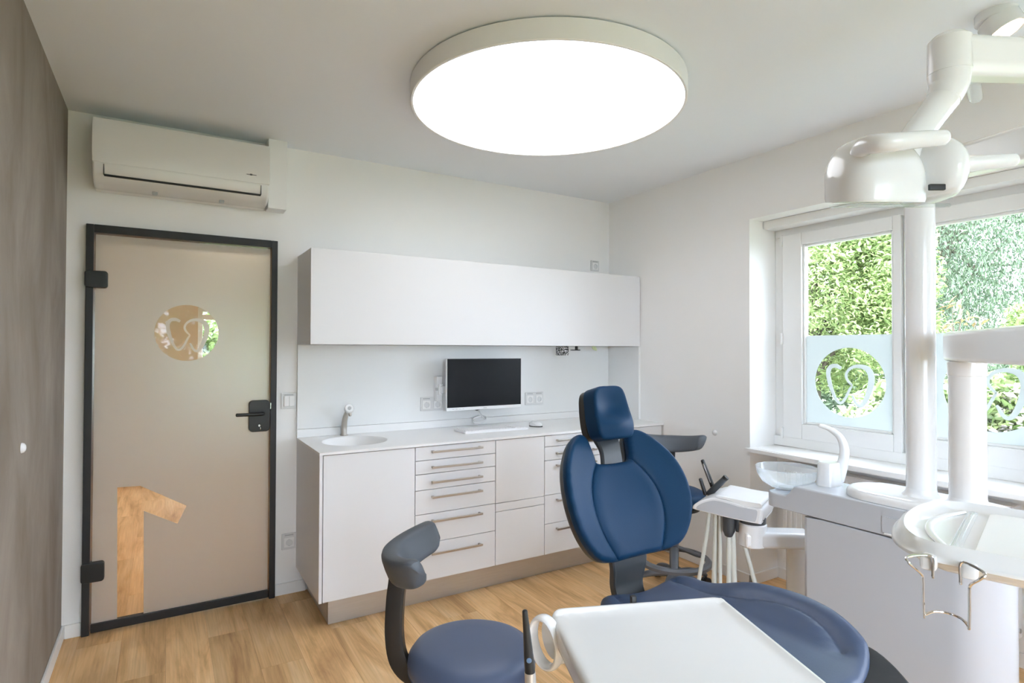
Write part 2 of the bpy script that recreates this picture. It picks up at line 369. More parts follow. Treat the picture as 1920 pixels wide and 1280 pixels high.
def sheet(outline, holes=(), spacing=0.02, offsets=(), extra=()):
    loops = [np.asarray(outline, float)] + [np.asarray(h, float) for h in holes]
    pts = []; edges = []
    for lp in loops:
        b = len(pts); pts += [tuple(p) for p in lp]; edges += [(b + i, b + (i + 1) % len(lp)) for i in range(len(lp))]
    cand = []
    o = loops[0]
    area = 0.5 * sum(o[i - 1][0] * o[i][1] - o[i][0] * o[i - 1][1] for i in range(len(o)))
    sgn = 1 if area > 0 else -1
    for off in offsets:
        t = np.roll(o, -1, 0) - np.roll(o, 1, 0); t /= np.maximum(np.hypot(*t.T), 1e-9)[:, None]
        q = o + np.stack([-t[:, 1], t[:, 0]], 1) * off * sgn
        q = q[inside(o, q) & (dist_poly(o, q) > off * 0.93)]
        cand.append(q)
    if spacing:
        mn, mx = o.min(0), o.max(0)
        gx, gy = np.meshgrid(np.arange(mn[0] + spacing / 2, mx[0], spacing), np.arange(mn[1] + spacing / 2, mx[1], spacing))
        q = np.stack([gx.ravel(), gy.ravel()], 1); q = q[inside(o, q)]
        if len(q):
            lim = (max(offsets) if offsets else 0) + spacing * 0.45
            q = q[dist_poly(o, q) > lim]; cand.append(q)
    for e in extra: cand.append(np.asarray(e, float))
    for h in loops[1:]:
        cand = [q[~inside(h, q) & (dist_poly(h, q) > spacing * 0.3)] if len(q) else q for q in cand]
    for q in cand: pts += [tuple(p) for p in q]
    v, e, f_, *_ = delaunay_2d_cdt([Vector(p) for p in pts], edges, [], 1, 1e-6)
    V = np.array([(p.x, p.y) for p in v])
    T = [tuple(t) for t in f_]
    if holes:
        cen = np.array([V[list(t)].mean(0) for t in T]); keep = np.ones(len(T), bool)
        for h in loops[1:]: keep &= ~inside(h, cen)
        T = [t for t, k in zip(T, keep) if k]
    return V, T
def solid(V, T, top, bot, place=None):
    """close a sheet between two height functions, place: (x, y, z) arrays -> 3D"""
    zt = top(V); zb = bot(V)
    place = place or (lambda x, y, z: np.stack([x, y, z], 1))
    P1 = place(V[:, 0], V[:, 1], zt); P2 = place(V[:, 0], V[:, 1], zb)
    bm = bmesh.new()
    a = [bm.verts.new(p) for p in P1]; b = [bm.verts.new(p) for p in P2]
    cnt = {}
    for t in T:
        bm.faces.new([a[i] for i in t]); bm.faces.new([b[i] for i in reversed(t)])
        for i in range(len(t)):
            e = (t[i], t[(i + 1) % len(t)]); k = tuple(sorted(e)); cnt.setdefault(k, []).append(e)
    for k, es in cnt.items():
        if len(es) == 1:
            i, j = es[0]; bm.faces.new((a[j], a[i], b[i], b[j]))
    return bm
def plate(outline, z0, z1, holes=(), bev=0.0, place=None):
    """flat extruded plate with a small rounded top and bottom edge"""
    if bev > 0:
        V, T = sheet(outline, holes, 0, offsets=(bev * 0.3, bev))
        d = dist_poly(outline, V)
        prof = bev * (1 - np.sqrt(np.maximum(0, 1 - (1 - np.minimum(d / bev, 1)) ** 2)))
        return solid(V, T, lambda q: z1 - prof, lambda q: z0 + prof, place)
    V, T = sheet(outline, holes, 0)
    return solid(V, T, lambda q: np.full(len(q), z1), lambda q: np.full(len(q), z0), place)
def smooth01(a, b, x):
    t = np.clip((x - a) / (b - a), 0, 1); return t * t * (3 - 2 * t)
def xf(bm, M):
    bmesh.ops.transform(bm, matrix=M, verts=bm.verts[:]); return bm
def frame_mat(o, ex, ey, ez):
    ex, ey, ez = Vector(ex), Vector(ey), Vector(ez)
    return Matrix(((ex.x, ey.x, ez.x, o[0]), (ex.y, ey.y, ez.y, o[1]), (ex.z, ey.z, ez.z, o[2]), (0, 0, 0, 1)))
def copy_tree(o, parent=None):
    c = o.copy(); COL.objects.link(c); c.parent = parent
    for ch in list(o.children): copy_tree(ch, c)
    return c

# ------------------------------------------------------------------ the room
XL, XR, YB, YF, ZC = -0.427, 3.11, 3.635, -1.7, 2.648
XN, XO = 3.38, 3.60            # niche wall, outer face of the window wall
WY0, WY1, WZ1 = 0.79, 2.31, 2.262
DX0, DX1, DZ1 = -0.345, 0.565, 2.08

fl = mk('floor', box(XL - 0.15, XO, YF - 0.15, YB + 0.02, -0.12, -0.012), M_gap)
tag(fl, 'warm oak plank floor of the treatment room', 'floor', kind='structure')
PW, PL = 0.185, 1.22
xs = np.arange(0.018 - 3 * PW, XN, PW)
for i, x in enumerate(xs):
    y = YF - [0.3, 0.9, 0.1, 0.62, 1.1][i % 5] - 0.02 * (i % 3)
    while y < YB:
        x0, x1 = max(x, XL), min(x + PW, XN); y0, y1 = max(y, YF), min(y + PL, YB)
        y += PL
        if x1 - x0 < 0.01 or y1 - y0 < 0.01: continue
        if x0 >= XR - 0.01: y0, y1 = max(y0, WY0), min(y1, WY1)
        if y1 - y0 < 0.01: continue
        if x0 < XR - 0.01 and x1 > XR + 0.01: pass
        p = mk('plank', box(x0 + 0.0002, x1 - 0.0002, y0 + 0.0002, y1 - 0.0002, -0.012, 0.0, 0.0008, 1), M_wood, fl, sharp=30)

bm = box(XL - 0.15, DX0, YB, YB + 0.13, 0, ZC); bm = box(DX1, XO, YB, YB + 0.13, 0, ZC, bm=bm); bm = box(DX0, DX1, YB, YB + 0.13, DZ1, ZC, bm=bm)
tag(mk('wall_back', bm, M_wall, smooth=False), 'white wall behind cabinets and glass door', 'wall', kind='structure')
tag(mk('wall_left', box(XL - 0.15, XL, YF, YB, 0, ZC), M_plaster, smooth=False), 'taupe trowelled plaster wall on the left', 'wall', kind='structure')
BX0, BX1, BZ0, BZ1 = -0.34, 1.68, 0.30, 2.35
bm = box(XL - 0.15, BX0, YF - 0.30, YF, 0, ZC); bm = box(BX1, XO, YF - 0.30, YF, 0, ZC, bm=bm); bm = box(BX0, BX1, YF - 0.30, YF, 0, BZ0, bm=bm); bm = box(BX0, BX1, YF - 0.30, YF, BZ1, ZC, bm=bm)
tag(mk('wall_front', bm, M_wall, smooth=False), 'white wall behind the camera', 'wall', kind='structure')
bm = box(XR, XO, WY1, YB, 0, ZC); bm = box(XR, XO, 0.35, WY0, 0, ZC, bm=bm); bm = box(XR, XO, YF, -1.15, 0, ZC, bm=bm); bm = box(XR, XO, -1.15, 0.35, 2.19, ZC, bm=bm); bm = box(XR, XO, -1.15, 0.35, 0, 0.82, bm=bm); bm = box(XR, XO, WY0, WY1, WZ1, ZC, bm=bm)
bm = box(XN, XO, WY0, WY1, 0, 0.80, bm=bm)
bm = box(XN + 0.03, XO, 2.235, WY1, 0.80, WZ1, bm=bm); bm = box(XN + 0.03, XO, WY0, 0.865, 0.80, WZ1, bm=bm); bm = box(XN + 0.03, XO, 0.865, 2.235, 2.19, WZ1, bm=bm); bm = box(XN + 0.03, XO, 0.865, 2.235, 0.80, 0.90, bm=bm)
tag(mk('wall_right', bm, M_wall, smooth=False), 'white window wall with deep recess on the right', 'wall', kind='structure')
tag(mk('ceiling', box(XL - 0.15, XO, YF - 0.30, YB + 0.13, ZC, ZC + 0.15), M_ceil, smooth=False), 'plain white ceiling with round lamp', 'ceiling', kind='structure')
def baseb(name, *bx):
    bm = None
    for b in bx: bm = box(*b, 0.003, 1, bm=bm)
    tag(mk(name, bm, M_trim), 'low white skirting board along the %s' % name.split('_', 1)[1].replace('_', ' '), 'skirting board', kind='structure')
H0 = 0.068
baseb('baseboard_back', (XL + 0.012, DX0 - 0.002, YB - 0.012, YB, 0, H0), (DX1 + 0.002, 0.74, YB - 0.012, YB, 0, H0))
baseb('baseboard_left', (XL, XL + 0.012, YF, YB, 0, H0))
baseb('baseboard_right', (XR - 0.012, XR, WY1 - 0.012, 3.03, 0, H0), (XR - 0.012, XN, WY1 - 0.012, WY1, 0, H0), (XN - 0.012, XN, WY0, WY1 - 0.012, 0, H0), (XR - 0.012, XR, YF, WY0, 0, H0))

# ---------------------------------------------------------------- window
def tooth_strokes():
    """the two-stroke tooth emblem, in a unit circle: list of (centre line, half widths)"""
    s1 = [(-0.22, 0.40), (-0.36, 0.47), (-0.52, 0.44), (-0.60, 0.28), (-0.57, 0.02), (-0.49, -0.25), (-0.39, -0.48), (-0.29, -0.60), (-0.19, -0.58), (-0.08, -0.42), (0.02, -0.20), (0.09, -0.08)]
    s2 = [(0.09, -0.08), (-0.02, 0.04), (-0.08, 0.18), (-0.03, 0.33), (0.12, 0.45), (0.35, 0.47), (0.54, 0.38), (0.62, 0.17), (0.59, -0.10), (0.50, -0.38), (0.40, -0.58), (0.30, -0.65), (0.20, -0.58), (0.12, -0.42), (0.09, -0.36)]
    w1 = [0.045, 0.058, 0.06, 0.065, 0.06, 0.052, 0.042, 0.036, 0.036, 0.036, 0.034, 0.025]
    w2 = [0.025, 0.034, 0.036, 0.036, 0.042, 0.058, 0.08, 0.086, 0.08, 0.068, 0.056, 0.046, 0.04, 0.035, 0.025]
    return [(s1, w1), (s2, w2)]
def ribbon(P, W, n=5):
    p3 = catmull([(a, b, 0) for a, b in P], n); W2 = []
    for i in range(len(p3)):
        t = i / n; k = min(int(t), len(W) - 1); W2.append(W[k] * (1 - (t - k)) + W[min(k + 1, len(W) - 1)] * (t - k))
    lft, rgt = [], []
    for i, p in enumerate(p3):
        t = (p3[min(i + 1, len(p3) - 1)] - p3[max(i - 1, 0)]).normalized(); nrm = Vector((-t.y, t.x, 0))
        lft.append(p + nrm * W2[i]); rgt.append(p - nrm * W2[i])
    return lft, rgt
def ribbon_solid(P, W, place, th):
    l, r_ = ribbon(P, W); secs = []
    for a, b in zip(l, r_): secs.append([place(a.x, a.y, 0), place(b.x, b.y, 0), place(b.x, b.y, th), place(a.x, a.y, th)])
    return loft(secs)
def circle(cx_, cy_, r_, n=64): return [(cx_ + r_ * math.cos(2 * PI * i / n), cy_ + r_ * math.sin(2 * PI * i / n)) for i in range(n)]

wr = root('window_1', (3.36, 1.55, 0.90), 'white framed double window with frosted lower film', 'window'); wr['kind'] = 'structure'
FX = 3.355
def bar(x0, x1, y0, y1, z0, z1, name, par, m=M_trim, bev=0.006): return mk(name, box(x0, x1, y0, y1, z0, z1, bev), m, par, off=True)
fbm = None
for b in ((0.7905, 0.865, 0.9085, 2.1645), (2.225, 2.3095, 0.9085, 2.1645)): fbm = box(FX + 0.012, 3.41, b[0], b[1], b[2], b[3], 0.004, bm=fbm)
fbm = box(FX + 0.012, 3.41, 0.7905, 2.3095, 2.165, 2.2615, 0.004, bm=fbm); fbm = box(FX - 0.008, 3.41, 0.7905, 2.3095, 0.848, 0.908, 0.004, bm=fbm)
fbm = box(FX + 0.012, 3.41, 1.525, 1.575, 0.9085, 2.1645, 0.004, bm=fbm)
mk('window_frame', fbm, M_trim, wr, off=True)
def sash(y0, y1, gy0, gy1):
    s = None
    for b in ((y0, gy0, 0.905, 2.172), (gy1, y1, 0.905, 2.172), (gy0, gy1, 2.098, 2.172), (gy0, gy1, 0.905, 0.998)):
        s = box(FX - 0.012, 3.395, b[0], b[1], b[2], b[3], 0.005, bm=s)
    for b in ((gy0, gy0 + 0.014, 0.998, 2.098), (gy1 - 0.014, gy1, 0.998, 2.098), (gy0 + 0.0142, gy1 - 0.0142, 2.084, 2.098), (gy0 + 0.0142, gy1 - 0.0142, 0.998, 1.012)):
        s = box(FX + 0.004, 3.395, b[0], b[1], b[2], b[3], 0.004, 1, bm=s)
    so = mk('sash', s, M_trim, wr, off=True)
    mk('pane', box(FX + 0.022, FX + 0.028, gy0 + 0.005, gy1 - 0.005, 1.003, 2.093), M_glass, so, off=True, smooth=False)
    # frosted film with a round window, and the tooth emblem inside it
    cyy, czz, rr = (gy0 + gy1) / 2 - 0.008, 1.264, 0.2
    V, T = sheet(resample([(gy0 + 0.014, 1.012), (gy1 - 0.014, 1.012), (gy1 - 0.014, 1.538), (gy0 + 0.014, 1.538)], 0.05), [circle(cyy, czz, rr, 72)], 0.06)
    pl = lambda x, y, z: np.stack([FX + 0.0195 + z, x, y], 1)
    fo = mk('frosted_film', solid(V, T, lambda q: np.full(len(q), 0.0018), lambda q: np.zeros(len(q)), pl), M_film, so, off=True, smooth=False)
    for P, W in tooth_strokes():
        bmx = ribbon_solid([(a, b) for a, b in P], W, lambda a, b, z: (FX + 0.0195 + z, cyy - a * rr, czz + b * rr * 1.0), 0.0018)
        mk('tooth_emblem', bmx, M_film, so, off=True, smooth=False)
    return so
s1 = sash(1.558, 2.243, 1.600, 2.118)
s2 = sash(0.855, 1.542, 0.935, 1.442)
hb = box(FX - 0.03, FX - 0.012, 1.485, 1.51, 1.43, 1.56, 0.004); hb = box(FX - 0.05, FX - 0.03, 1.488, 1.508, 1.38, 1.53, 0.006, bm=hb)
mk('window_handle', hb, M_trim, s2, off=True)
for z in (2.14, 1.52, 0.93): mk('hinge', box(FX - 0.022, FX, 2.243, 2.256, z - 0.035, z + 0.035, 0.003), M_trim, wr, off=True)
mk('blind_box', box(3.24, 3.36, WY0 + 0.004, WY1 - 0.004, 2.212, WZ1 - 0.001, 0.004), M_trim, wr, off=True)
w4 = root('fill_window_back', (1.65, YF - 0.2, BZ0), 'added wide white framed fill window behind the camera', 'window'); w4['kind'] = 'structure'  # unseen window, added as front fill light for the room
bm = None
for b in ((BX0, BX0 + 0.09, BZ0, BZ1), (BX1 - 0.09, BX1, BZ0, BZ1), (0.62, 0.72, BZ0 + 0.091, BZ1 - 0.091)): bm = box(b[0], b[1], YF - 0.22, YF - 0.15, b[2], b[3], 0.005, bm=bm)
for z0, z1 in ((BZ0, BZ0 + 0.09), (BZ1 - 0.09, BZ1)): bm = box(BX0 + 0.0901, BX1 - 0.0901, YF - 0.219, YF - 0.151, z0, z1, 0.005, bm=bm)
mk('window_frame', bm, M_trim, w4, off=True)
for x0, x1 in ((BX0 + 0.08, 0.63), (0.71, BX1 - 0.08)): mk('pane', box(x0, x1, YF - 0.19, YF - 0.184, BZ0 + 0.08, BZ1 - 0.08), M_glass, w4, off=True, smooth=False)
tag(mk('window_sill', box(BX0 - 0.02, BX1 + 0.02, YF - 0.149, YF + 0.03, BZ0 + 0.0005, BZ0 + 0.028, 0.005), M_trim), 'white sill of the added fill window behind the camera', 'window sill', kind='structure')
w3 = root('fill_window_right', (3.36, -0.40, 0.82), 'added white framed fill window further along the right wall', 'window'); w3['kind'] = 'structure'  # out of view, added to bring more daylight into the room
bm = None
for b in ((-1.15, -1.06, 0.82, 2.19), (0.26, 0.35, 0.82, 2.19), (-0.45, -0.35, 0.911, 2.099), (-1.059, 0.259, 2.10, 2.19), (-1.059, 0.259, 0.82, 0.91)): bm = box(3.36, 3.42, *b, 0.005, bm=bm)
mk('window_frame', bm, M_trim, w3, off=True)
for y0, y1 in ((-1.06, -0.45), (-0.35, 0.26)): mk('pane', box(3.385, 3.391, y0 - 0.01, y1 + 0.01, 0.90, 2.11), M_glass, w3, off=True, smooth=False)
tag(mk('window_sill', box(3.085, 3.358, -1.17, 0.37, 0.8205, 0.848, 0.005), M_trim), 'white sill of the added fill window nearer the camera', 'window sill', kind='structure')
tag(mk('window_sill', plate(resample([(3.085, WY0 - 0.02), (XR - 0.0005, WY0 - 0.02), (XR - 0.0005, WY0 + 0.0005), (3.41, WY0 + 0.0005), (3.41, WY1 - 0.0005), (XR - 0.0005, WY1 - 0.0005), (XR - 0.0005, WY1 + 0.022), (3.085, WY1 + 0.022)], 0.3), 0.818, 0.848, bev=0.005), M_trim), 'thick white window sill above the radiator niche', 'window sill', kind='structure')

# ---------------------------------------------------------------- hallway seen through the door
HY = 7.6
hf = mk('floor_hall', box(-0.577, 1.6, YB + 0.02, HY, -0.12, -0.012), M_gap, smooth=False); tag(hf, 'oak plank floor of hallway beyond the glass door', 'floor', kind='structure')
for i, x in enumerate(np.arange(-0.537, 1.6, PW)):
    y = YB + 0.02 - [0.5, 0.1, 0.8][i % 3]
    while y < HY:
        x0, x1 = x, min(x + PW, 1.6); y0, y1 = max(y, YB + 0.021), min(y + PL, HY); y += PL
        if y1 - y0 > 0.02 and x1 - x0 > 0.01: mk('plank', box(x0 + 0.0002, x1 - 0.0002, y0 + 0.0002, y1 - 0.0002, -0.012, 0, 0.0008, 1), M_wood, hf, sharp=30)
tag(mk('wall_hall_left', box(-0.70, -0.577, YB + 0.13, HY, 0, 2.6), M_hallw, smooth=False), 'beige left wall of the hallway', 'wall', kind='structure')
tag(mk('wall_hall_right', box(1.6, 1.72, YB + 0.13, HY, 0, 2.6), M_hallw, smooth=False), 'beige right wall of the hallway', 'wall', kind='structure')
HX0, HX1, HZ0, HZ1 = 0.33, 1.45, 0.80, 1.93
bm = box(-0.70, HX0, HY, HY + 0.25, 0, 2.6); bm = box(HX1, 1.72, HY, HY + 0.25, 0, 2.6, bm=bm); bm = box(HX0, HX1, HY, HY + 0.25, HZ1, 2.6, bm=bm); bm = box(HX0, HX1, HY, HY + 0.25, 0, HZ0, bm=bm)
tag(mk('wall_hall_end', bm, M_hallw, smooth=False), 'beige end wall of the hallway with window', 'wall', kind='structure')
tag(mk('ceiling_hall', box(-0.70, 1.72, YB + 0.13, HY + 0.25, 2.6, 2.75), M_ceil, smooth=False), 'white hallway ceiling beyond the door', 'ceiling', kind='structure')
w2 = root('window_2', (0.84, HY + 0.15, HZ0), 'hallway window with garden seen through door circle', 'window'); w2['kind'] = 'structure'
bm = None
for b in ((HX0, HX0 + 0.055, HZ0, HZ1), (HX1 - 0.055, HX1, HZ0, HZ1), (HX0 + 0.0552, HX1 - 0.0552, HZ1 - 0.05, HZ1), (HX0 + 0.0552, HX1 - 0.0552, 1.79, 1.85), (HX0 + 0.0552, HX1 - 0.0552, HZ0, HZ0 + 0.06)): bm = box(b[0], b[1], HY + 0.12, HY + 0.19, b[2], b[3], 0.004, bm=bm)
mk('window_frame', bm, M_trim, w2, off=True); mk('pane', box(HX0 + 0.05, HX1 - 0.05, HY + 0.15, HY + 0.156, HZ0 + 0.05, HZ1 - 0.04), M_glass, w2, off=True, smooth=False)
hl = root('hall_downlight', (0.45, 4.7, 2.6), 'warm round ceiling lamp in the hallway beyond door', 'ceiling lamp')
mk('housing', lathe([(0, 2.56), (0.2, 2.56), (0.22, 2.57), (0.22, 2.6), (0, 2.6)], 40, (0.45, 4.7, 0)), M_trim, hl, off=True)
mk('diffuser', lathe([(0, 2.552), (0.18, 2.552), (0.195, 2.56), (0, 2.56)], 40, (0.45, 4.7, 0)), M_hlamp, hl, off=True)

# ---------------------------------------------------------------- glass door
dr = root('door_1', (0.11, 3.63, 0), 'frosted glass door in slim black steel frame', 'door'); dr['kind'] = 'structure'
def dbox(n, *a, m=M_black, bev=0.003, par=None): return mk(n, box(*a, bev), m, par or dr, off=True)
bm = box(DX0, DX0 + 0.033, 3.605, 3.72, 0, DZ1, 0.003); bm = box(DX1 - 0.033, DX1, 3.605, 3.72, 0, DZ1, 0.003, bm=bm); bm = box(DX0 + 0.0331, DX1 - 0.0331, 3.605, 3.72, DZ1 - 0.042, DZ1, 0.003, bm=bm)
mk('frame', bm, M_black, dr, off=True)
GX0, GX1, GZ0, GZ1 = DX0 + 0.037, DX1 - 0.036, 0.012, DZ1 - 0.046
leafp = dbox('pane', GX0, GX1, 3.626, 3.634, GZ0, GZ1, m=M_dglass, bev=0)
dbox('bottom_rail', GX0, GX1, 3.612, 3.646, 0.008, 0.052)
one = [(-0.202, 0.729), (-0.102, 0.725), (0.112, 0.592), (0.070, 0.500), (-0.085, 0.591), (-0.081, 0.052), (-0.196, 0.052), (-0.199, 0.4)]
dcx, dcz, drr = 0.106, 1.534, 0.153
V, T = sheet(resample([(GX0 + 0.003, 0.05), (-0.1965, 0.05), (-0.0805, 0.05), (GX1 - 0.003, 0.05), (GX1 - 0.003, GZ1 - 0.003), (GX0 + 0.003, GZ1 - 0.003)], 0.1), [circle(dcx, dcz, drr, 72), one], 0.12)
dpl = lambda x, y, z: np.stack([x, 3.6235 + z, y], 1)
mk('frosted_film', solid(V, T, lambda q: np.full(len(q), 0.002), lambda q: np.zeros(len(q)), dpl), M_dfilm, leafp, off=True, smooth=False)
for P, W in tooth_strokes(): mk('tooth_emblem', ribbon_solid(P, W, lambda a, b, z: (dcx + a * drr, 3.6235 + z, dcz + b * drr), 0.002), M_dfilm, leafp, off=True, smooth=False)
for z0, z1 in ((1.757, 1.843), (0.268, 0.366)):
    pl = lambda x, y, z: np.stack([x, 3.595 + z, y], 1)
    mk('hinge', plate(rrect(DX0 - 0.004, -0.252, z0, z1, 0.014), 0, 0.05, bev=0.004, place=pl), M_blackp, dr, off=True)
lk = mk('lock_plate', plate(rrect(0.417, 0.528, 0.972, 1.152, 0.022), 0, 0.05, bev=0.004, place=lambda x, y, z: np.stack([x, 3.596 + z, y], 1)), M_blackp, dr, off=True)
mk('lever_handle', tube([(0.487, 3.596, 1.078), (0.487, 3.558, 1.078), (0.475, 3.545, 1.078), (0.44, 3.543, 1.078), (0.348, 3.543, 1.079)], 0.0095, smooth=6), M_blackp, lk, off=True)
kb_ = lathe([(0, 0), (0.007, 0), (0.007, 0.004), (0, 0.004)], 20); kb_ = xf(kb_, Matrix.Translation((0.472, 3.596, 1.008)) @ Matrix.Rotation(R(90), 4, 'X'))
kb_ = box(0.4705, 0.4735, 3.570, 3.594, 1.000, 1.012, 0.001, bm=kb_); kb_ = join(kb_, xf(lathe([(0, -0.0015), (0.009, -0.0015), (0.009, 0.0015), (0, 0.0015)], 20), Matrix.Translation((0.472, 3.562, 0.996)) @ Matrix.Rotation(R(90), 4, 'Y')))
mk('key', kb_, M_chrome, lk, off=True)
mk('latch_strike', box(0.530, 0.534, 3.598, 3.604, 1.10, 1.135, 0.0005, 1), M_chrome, dr, off=True)

# ---------------------------------------------------------------- ceiling lamp and spot
LC = (1.52, 2.215); LR = 0.629
cl = root('ceiling_lamp', (LC[0], LC[1], ZC), 'large round flat white ceiling lamp glowing bright', 'ceiling lamp')
mk('housing', lathe([(LR - 0.012, 2.566), (LR - 0.012, 2.561), (LR - 0.003, 2.560), (LR, 2.563), (LR, 2.64), (LR - 0.004, 2.642), (0.3, 2.642), (0.3, ZC), (0, ZC)], 120, (*LC, 0)), M_trim, cl, off=True)
mk('diffuser', lathe([(0, 2.560), (0.5, 2.5605), (LR - 0.014, 2.563), (LR - 0.012, 2.568), (0, 2.572)], 120, (*LC, 0)), M_lamp, cl, off=True)
sp = root('ceiling_spot', (2.52, 0.86, ZC), 'small white cylinder spotlight with warm glow at ceiling', 'spotlight')
mk('mount', lathe([(0, 2.616), (0.058, 2.616), (0.062, 2.620), (0.062, ZC), (0, ZC)], 40, (2.52, 0.86, 0)), M_white, sp, off=True)
SM = Matrix.Translation((2.522, 0.858, 2.626)) @ Matrix.Rotation(R(24), 4, Vector((-0.823, -0.205, 0)).normalized())
mk('head', xf(lathe([(0, 0.0), (0.058, 0.0), (0.062, -0.004), (0.062, -0.056), (0.059, -0.060), (0.053, -0.058), (0.040, -0.028), (0, -0.028)], 40), SM), M_white, sp, off=True)
mk('lamp_disc', xf(lathe([(0, -0.034), (0.038, -0.034), (0.038, -0.029), (0, -0.029)], 30), SM), M_spot, sp, off=True)

# ---------------------------------------------------------------- air conditioner
ac = root('air_conditioner', (0.09, YB, 2.255), 'white wall split air conditioner above the door', 'air conditioner')
prof = catmull([(3.635, 2.275, 0), (3.635, 2.57, 0), (3.60, 2.575, 0), (3.47, 2.575, 0), (3.452, 2.565, 0), (3.446, 2.52, 0), (3.444, 2.44, 0), (3.446, 2.37, 0), (3.450, 2.335, 0), (3.466, 2.295, 0), (3.50, 2.268, 0), (3.55, 2.258, 0), (3.60, 2.258, 0)], 4, True)
secs = []
for x, k in ((-0.309, 0.97), (-0.305, 0.99), (-0.298, 1), (0.480, 1), (0.487, 0.99), (0.491, 0.97)):
    secs.append([(x, YB + (p.x - YB) * k, 2.42 + (p.y - 2.42) * k) for p in prof])
mk('body', loft(secs), M_ac, ac, off=True)
fp = catmull([(-0.312, 2.362, 0), (-0.312, 2.57, 0), (-0.306, 2.576, 0), (0.488, 2.576, 0), (0.494, 2.57, 0), (0.494, 2.362, 0)], 1, True)
V, T = sheet(resample(rrect(-0.312, 0.494, 2.358, 2.577, 0.008, 4), 0.03), (), 0.03, offsets=(0.002, 0.006))
d = dist_poly(rrect(-0.312, 0.494, 2.358, 2.577, 0.008, 4), V); rd = 0.006 * (1 - np.sqrt(np.maximum(0, 1 - (1 - np.minimum(d / 0.006, 1)) ** 2)))
mk('front_panel', solid(V, T, lambda q: 3.434 + rd + 0.010 * ((q[:, 1] - 2.47) / 0.11) ** 2, lambda q: np.full(len(q), 3.453), lambda x, y, z: np.stack([x, z, y], 1)), M_ac, ac, off=True)
lv = B()
loft([[(x, 3.4435, 2.352), (x, 3.447, 2.330), (x, 3.458, 2.306), (x, 3.464, 2.309), (x, 3.453, 2.332), (x, 3.4495, 2.352)] for x in (-0.258, 0.446)], bm=lv)
mk('louver', lv, M_ac, ac, off=True)
sb = box(-0.262, 0.450, 3.455, 3.47, 2.296, 2.305, 0.001); sb = box(-0.2645, -0.2615, 3.444, 3.46, 2.300, 2.352, 0.0005, bm=sb); sb = box(0.4485, 0.4515, 3.444, 3.46, 2.300, 2.352, 0.0005, bm=sb)
mk('outlet_slot', sb, M_dark, ac, off=True)
for x in (-0.05, 0.262): mk('filter_clip', box(x - 0.012, x + 0.012, 3.52, 3.545, 2.246, 2.262, 0.002), M_lgrey, ac, off=True)
lb = box(0.375, 0.425, 3.4335, 3.436, 2.399, 2.4015); lb = box(0.392, 0.404, 3.4330, 3.436, 2.396, 2.405, 0.001, bm=lb)
mk('maker_mark', lb, M_logo, ac, off=True)
tag(mk('pipe_cover', box(0.497, 0.60, 3.525, YB, 2.25, ZC, 0.005), M_trim), 'white boxed pipe cover beside the air conditioner', 'pipe cover')

# ---------------------------------------------------------------- cabinets
up = root('wall_cabinet', (1.9, YB, 1.474), 'long glossy white wall cabinet above the worktop', 'cabinet')
mk('carcass', box(0.682, 3.102, 3.287, YB, 1.475, 2.003, 0.0015, 1), M_lac, up, off=True)
mk('flap_door', box(0.682, 3.102, 3.267, 3.285, 1.474, 2.004, 0.002), M_lac, up, off=True)
FY = 3.038
def cabinet(name, x0, x1, label, fronts, hx=None, side=False, top=0.903):
    c = root(name, ((x0 + x1) / 2, 3.33, 0.148), label, 'cabinet', 'white base cabinets in a row')
    mk('body', box(x0 + (0.0 if not side else 0.018), x1, FY + 0.0205, YB - 0.001, 0.150, top, 0.001, 1), M_lac, c, off=True)
    if side: mk('side_panel', box(x0, x0 + 0.0165, FY + 0.001, YB - 0.001, 0.149, 0.904, 0.0015), M_lac, c, off=True); x0 += 0.018
    for kind, z0, z1, hz in fronts:
        f_ = mk(kind, box(x0 + 0.0016, x1 - 0.0016, FY, FY + 0.018, z0 + 0.0018, z1 - 0.0018, 0.0015), M_lac, c, off=True)
        if hz:
            a, b = hx; h = box(a, b, FY - 0.032, FY - 0.024, hz - 0.006, hz + 0.006, 0.0015)
            for q in (a + 0.006, b - 0.018): h = box(q, q + 0.012, FY - 0.026, FY - 0.0002, hz - 0.005, hz + 0.005, 0.001, bm=h)
            mk('bar_handle', h, M_hand, f_, off=True)
    return c
zs = [0.902, 0.824, 0.747, 0.658, 0.523, 0.360, 0.149]; hz2 = [0.872, 0.784, 0.701, 0.617, 0.483, 0.301]
cabinet('sink_cabinet', 0.684, 1.2015, 'white base cabinet with wide plain door under the left basin', [('door', 0.149, 0.902, None)], side=True, top=0.785)
cabinet('drawer_cabinet', 1.2025, 1.7145, 'white drawer cabinet with six nickel bar handles', [('drawer', zs[i + 1], zs[i], hz2[i]) for i in range(6)], (1.293, 1.615))
cabinet('narrow_cabinet', 1.7155, 2.0705, 'narrow handleless white cabinet between the two drawer cabinets', [('door', 0.521, 0.902, None), ('waste_flap', 0.470, 0.521, None), ('door', 0.149, 0.470, None)])
z4 = [0.902, 0.830, 0.743, 0.524, 0.342, 0.149]; h4 = [0.868, 0.787, 0.708, 0.487, 0.305]
cabinet('drawer_cabinet', 2.0715, 2.5835, 'white drawer cabinet with five handles half behind the treatment chair', [('drawer', z4[i + 1], z4[i], h4[i]) for i in range(5)], (2.153, 2.475))
cabinet('corner_cabinet', 2.5845, 3.098, 'white base cabinet with plain door at the right corner', [('door', 0.149, 0.902, None)], top=0.785)
bm = box(0.75, 3.10, 3.115, 3.131, 0, 0.1475, 0.001, 1); bm = box(0.75, 0.766, 3.131, YB - 0.001, 0, 0.1475, 0.001, 1, bm=bm)
tag(mk('cabinet_plinth', bm, M_steel), 'brushed steel plinth under the base cabinets', 'plinth')
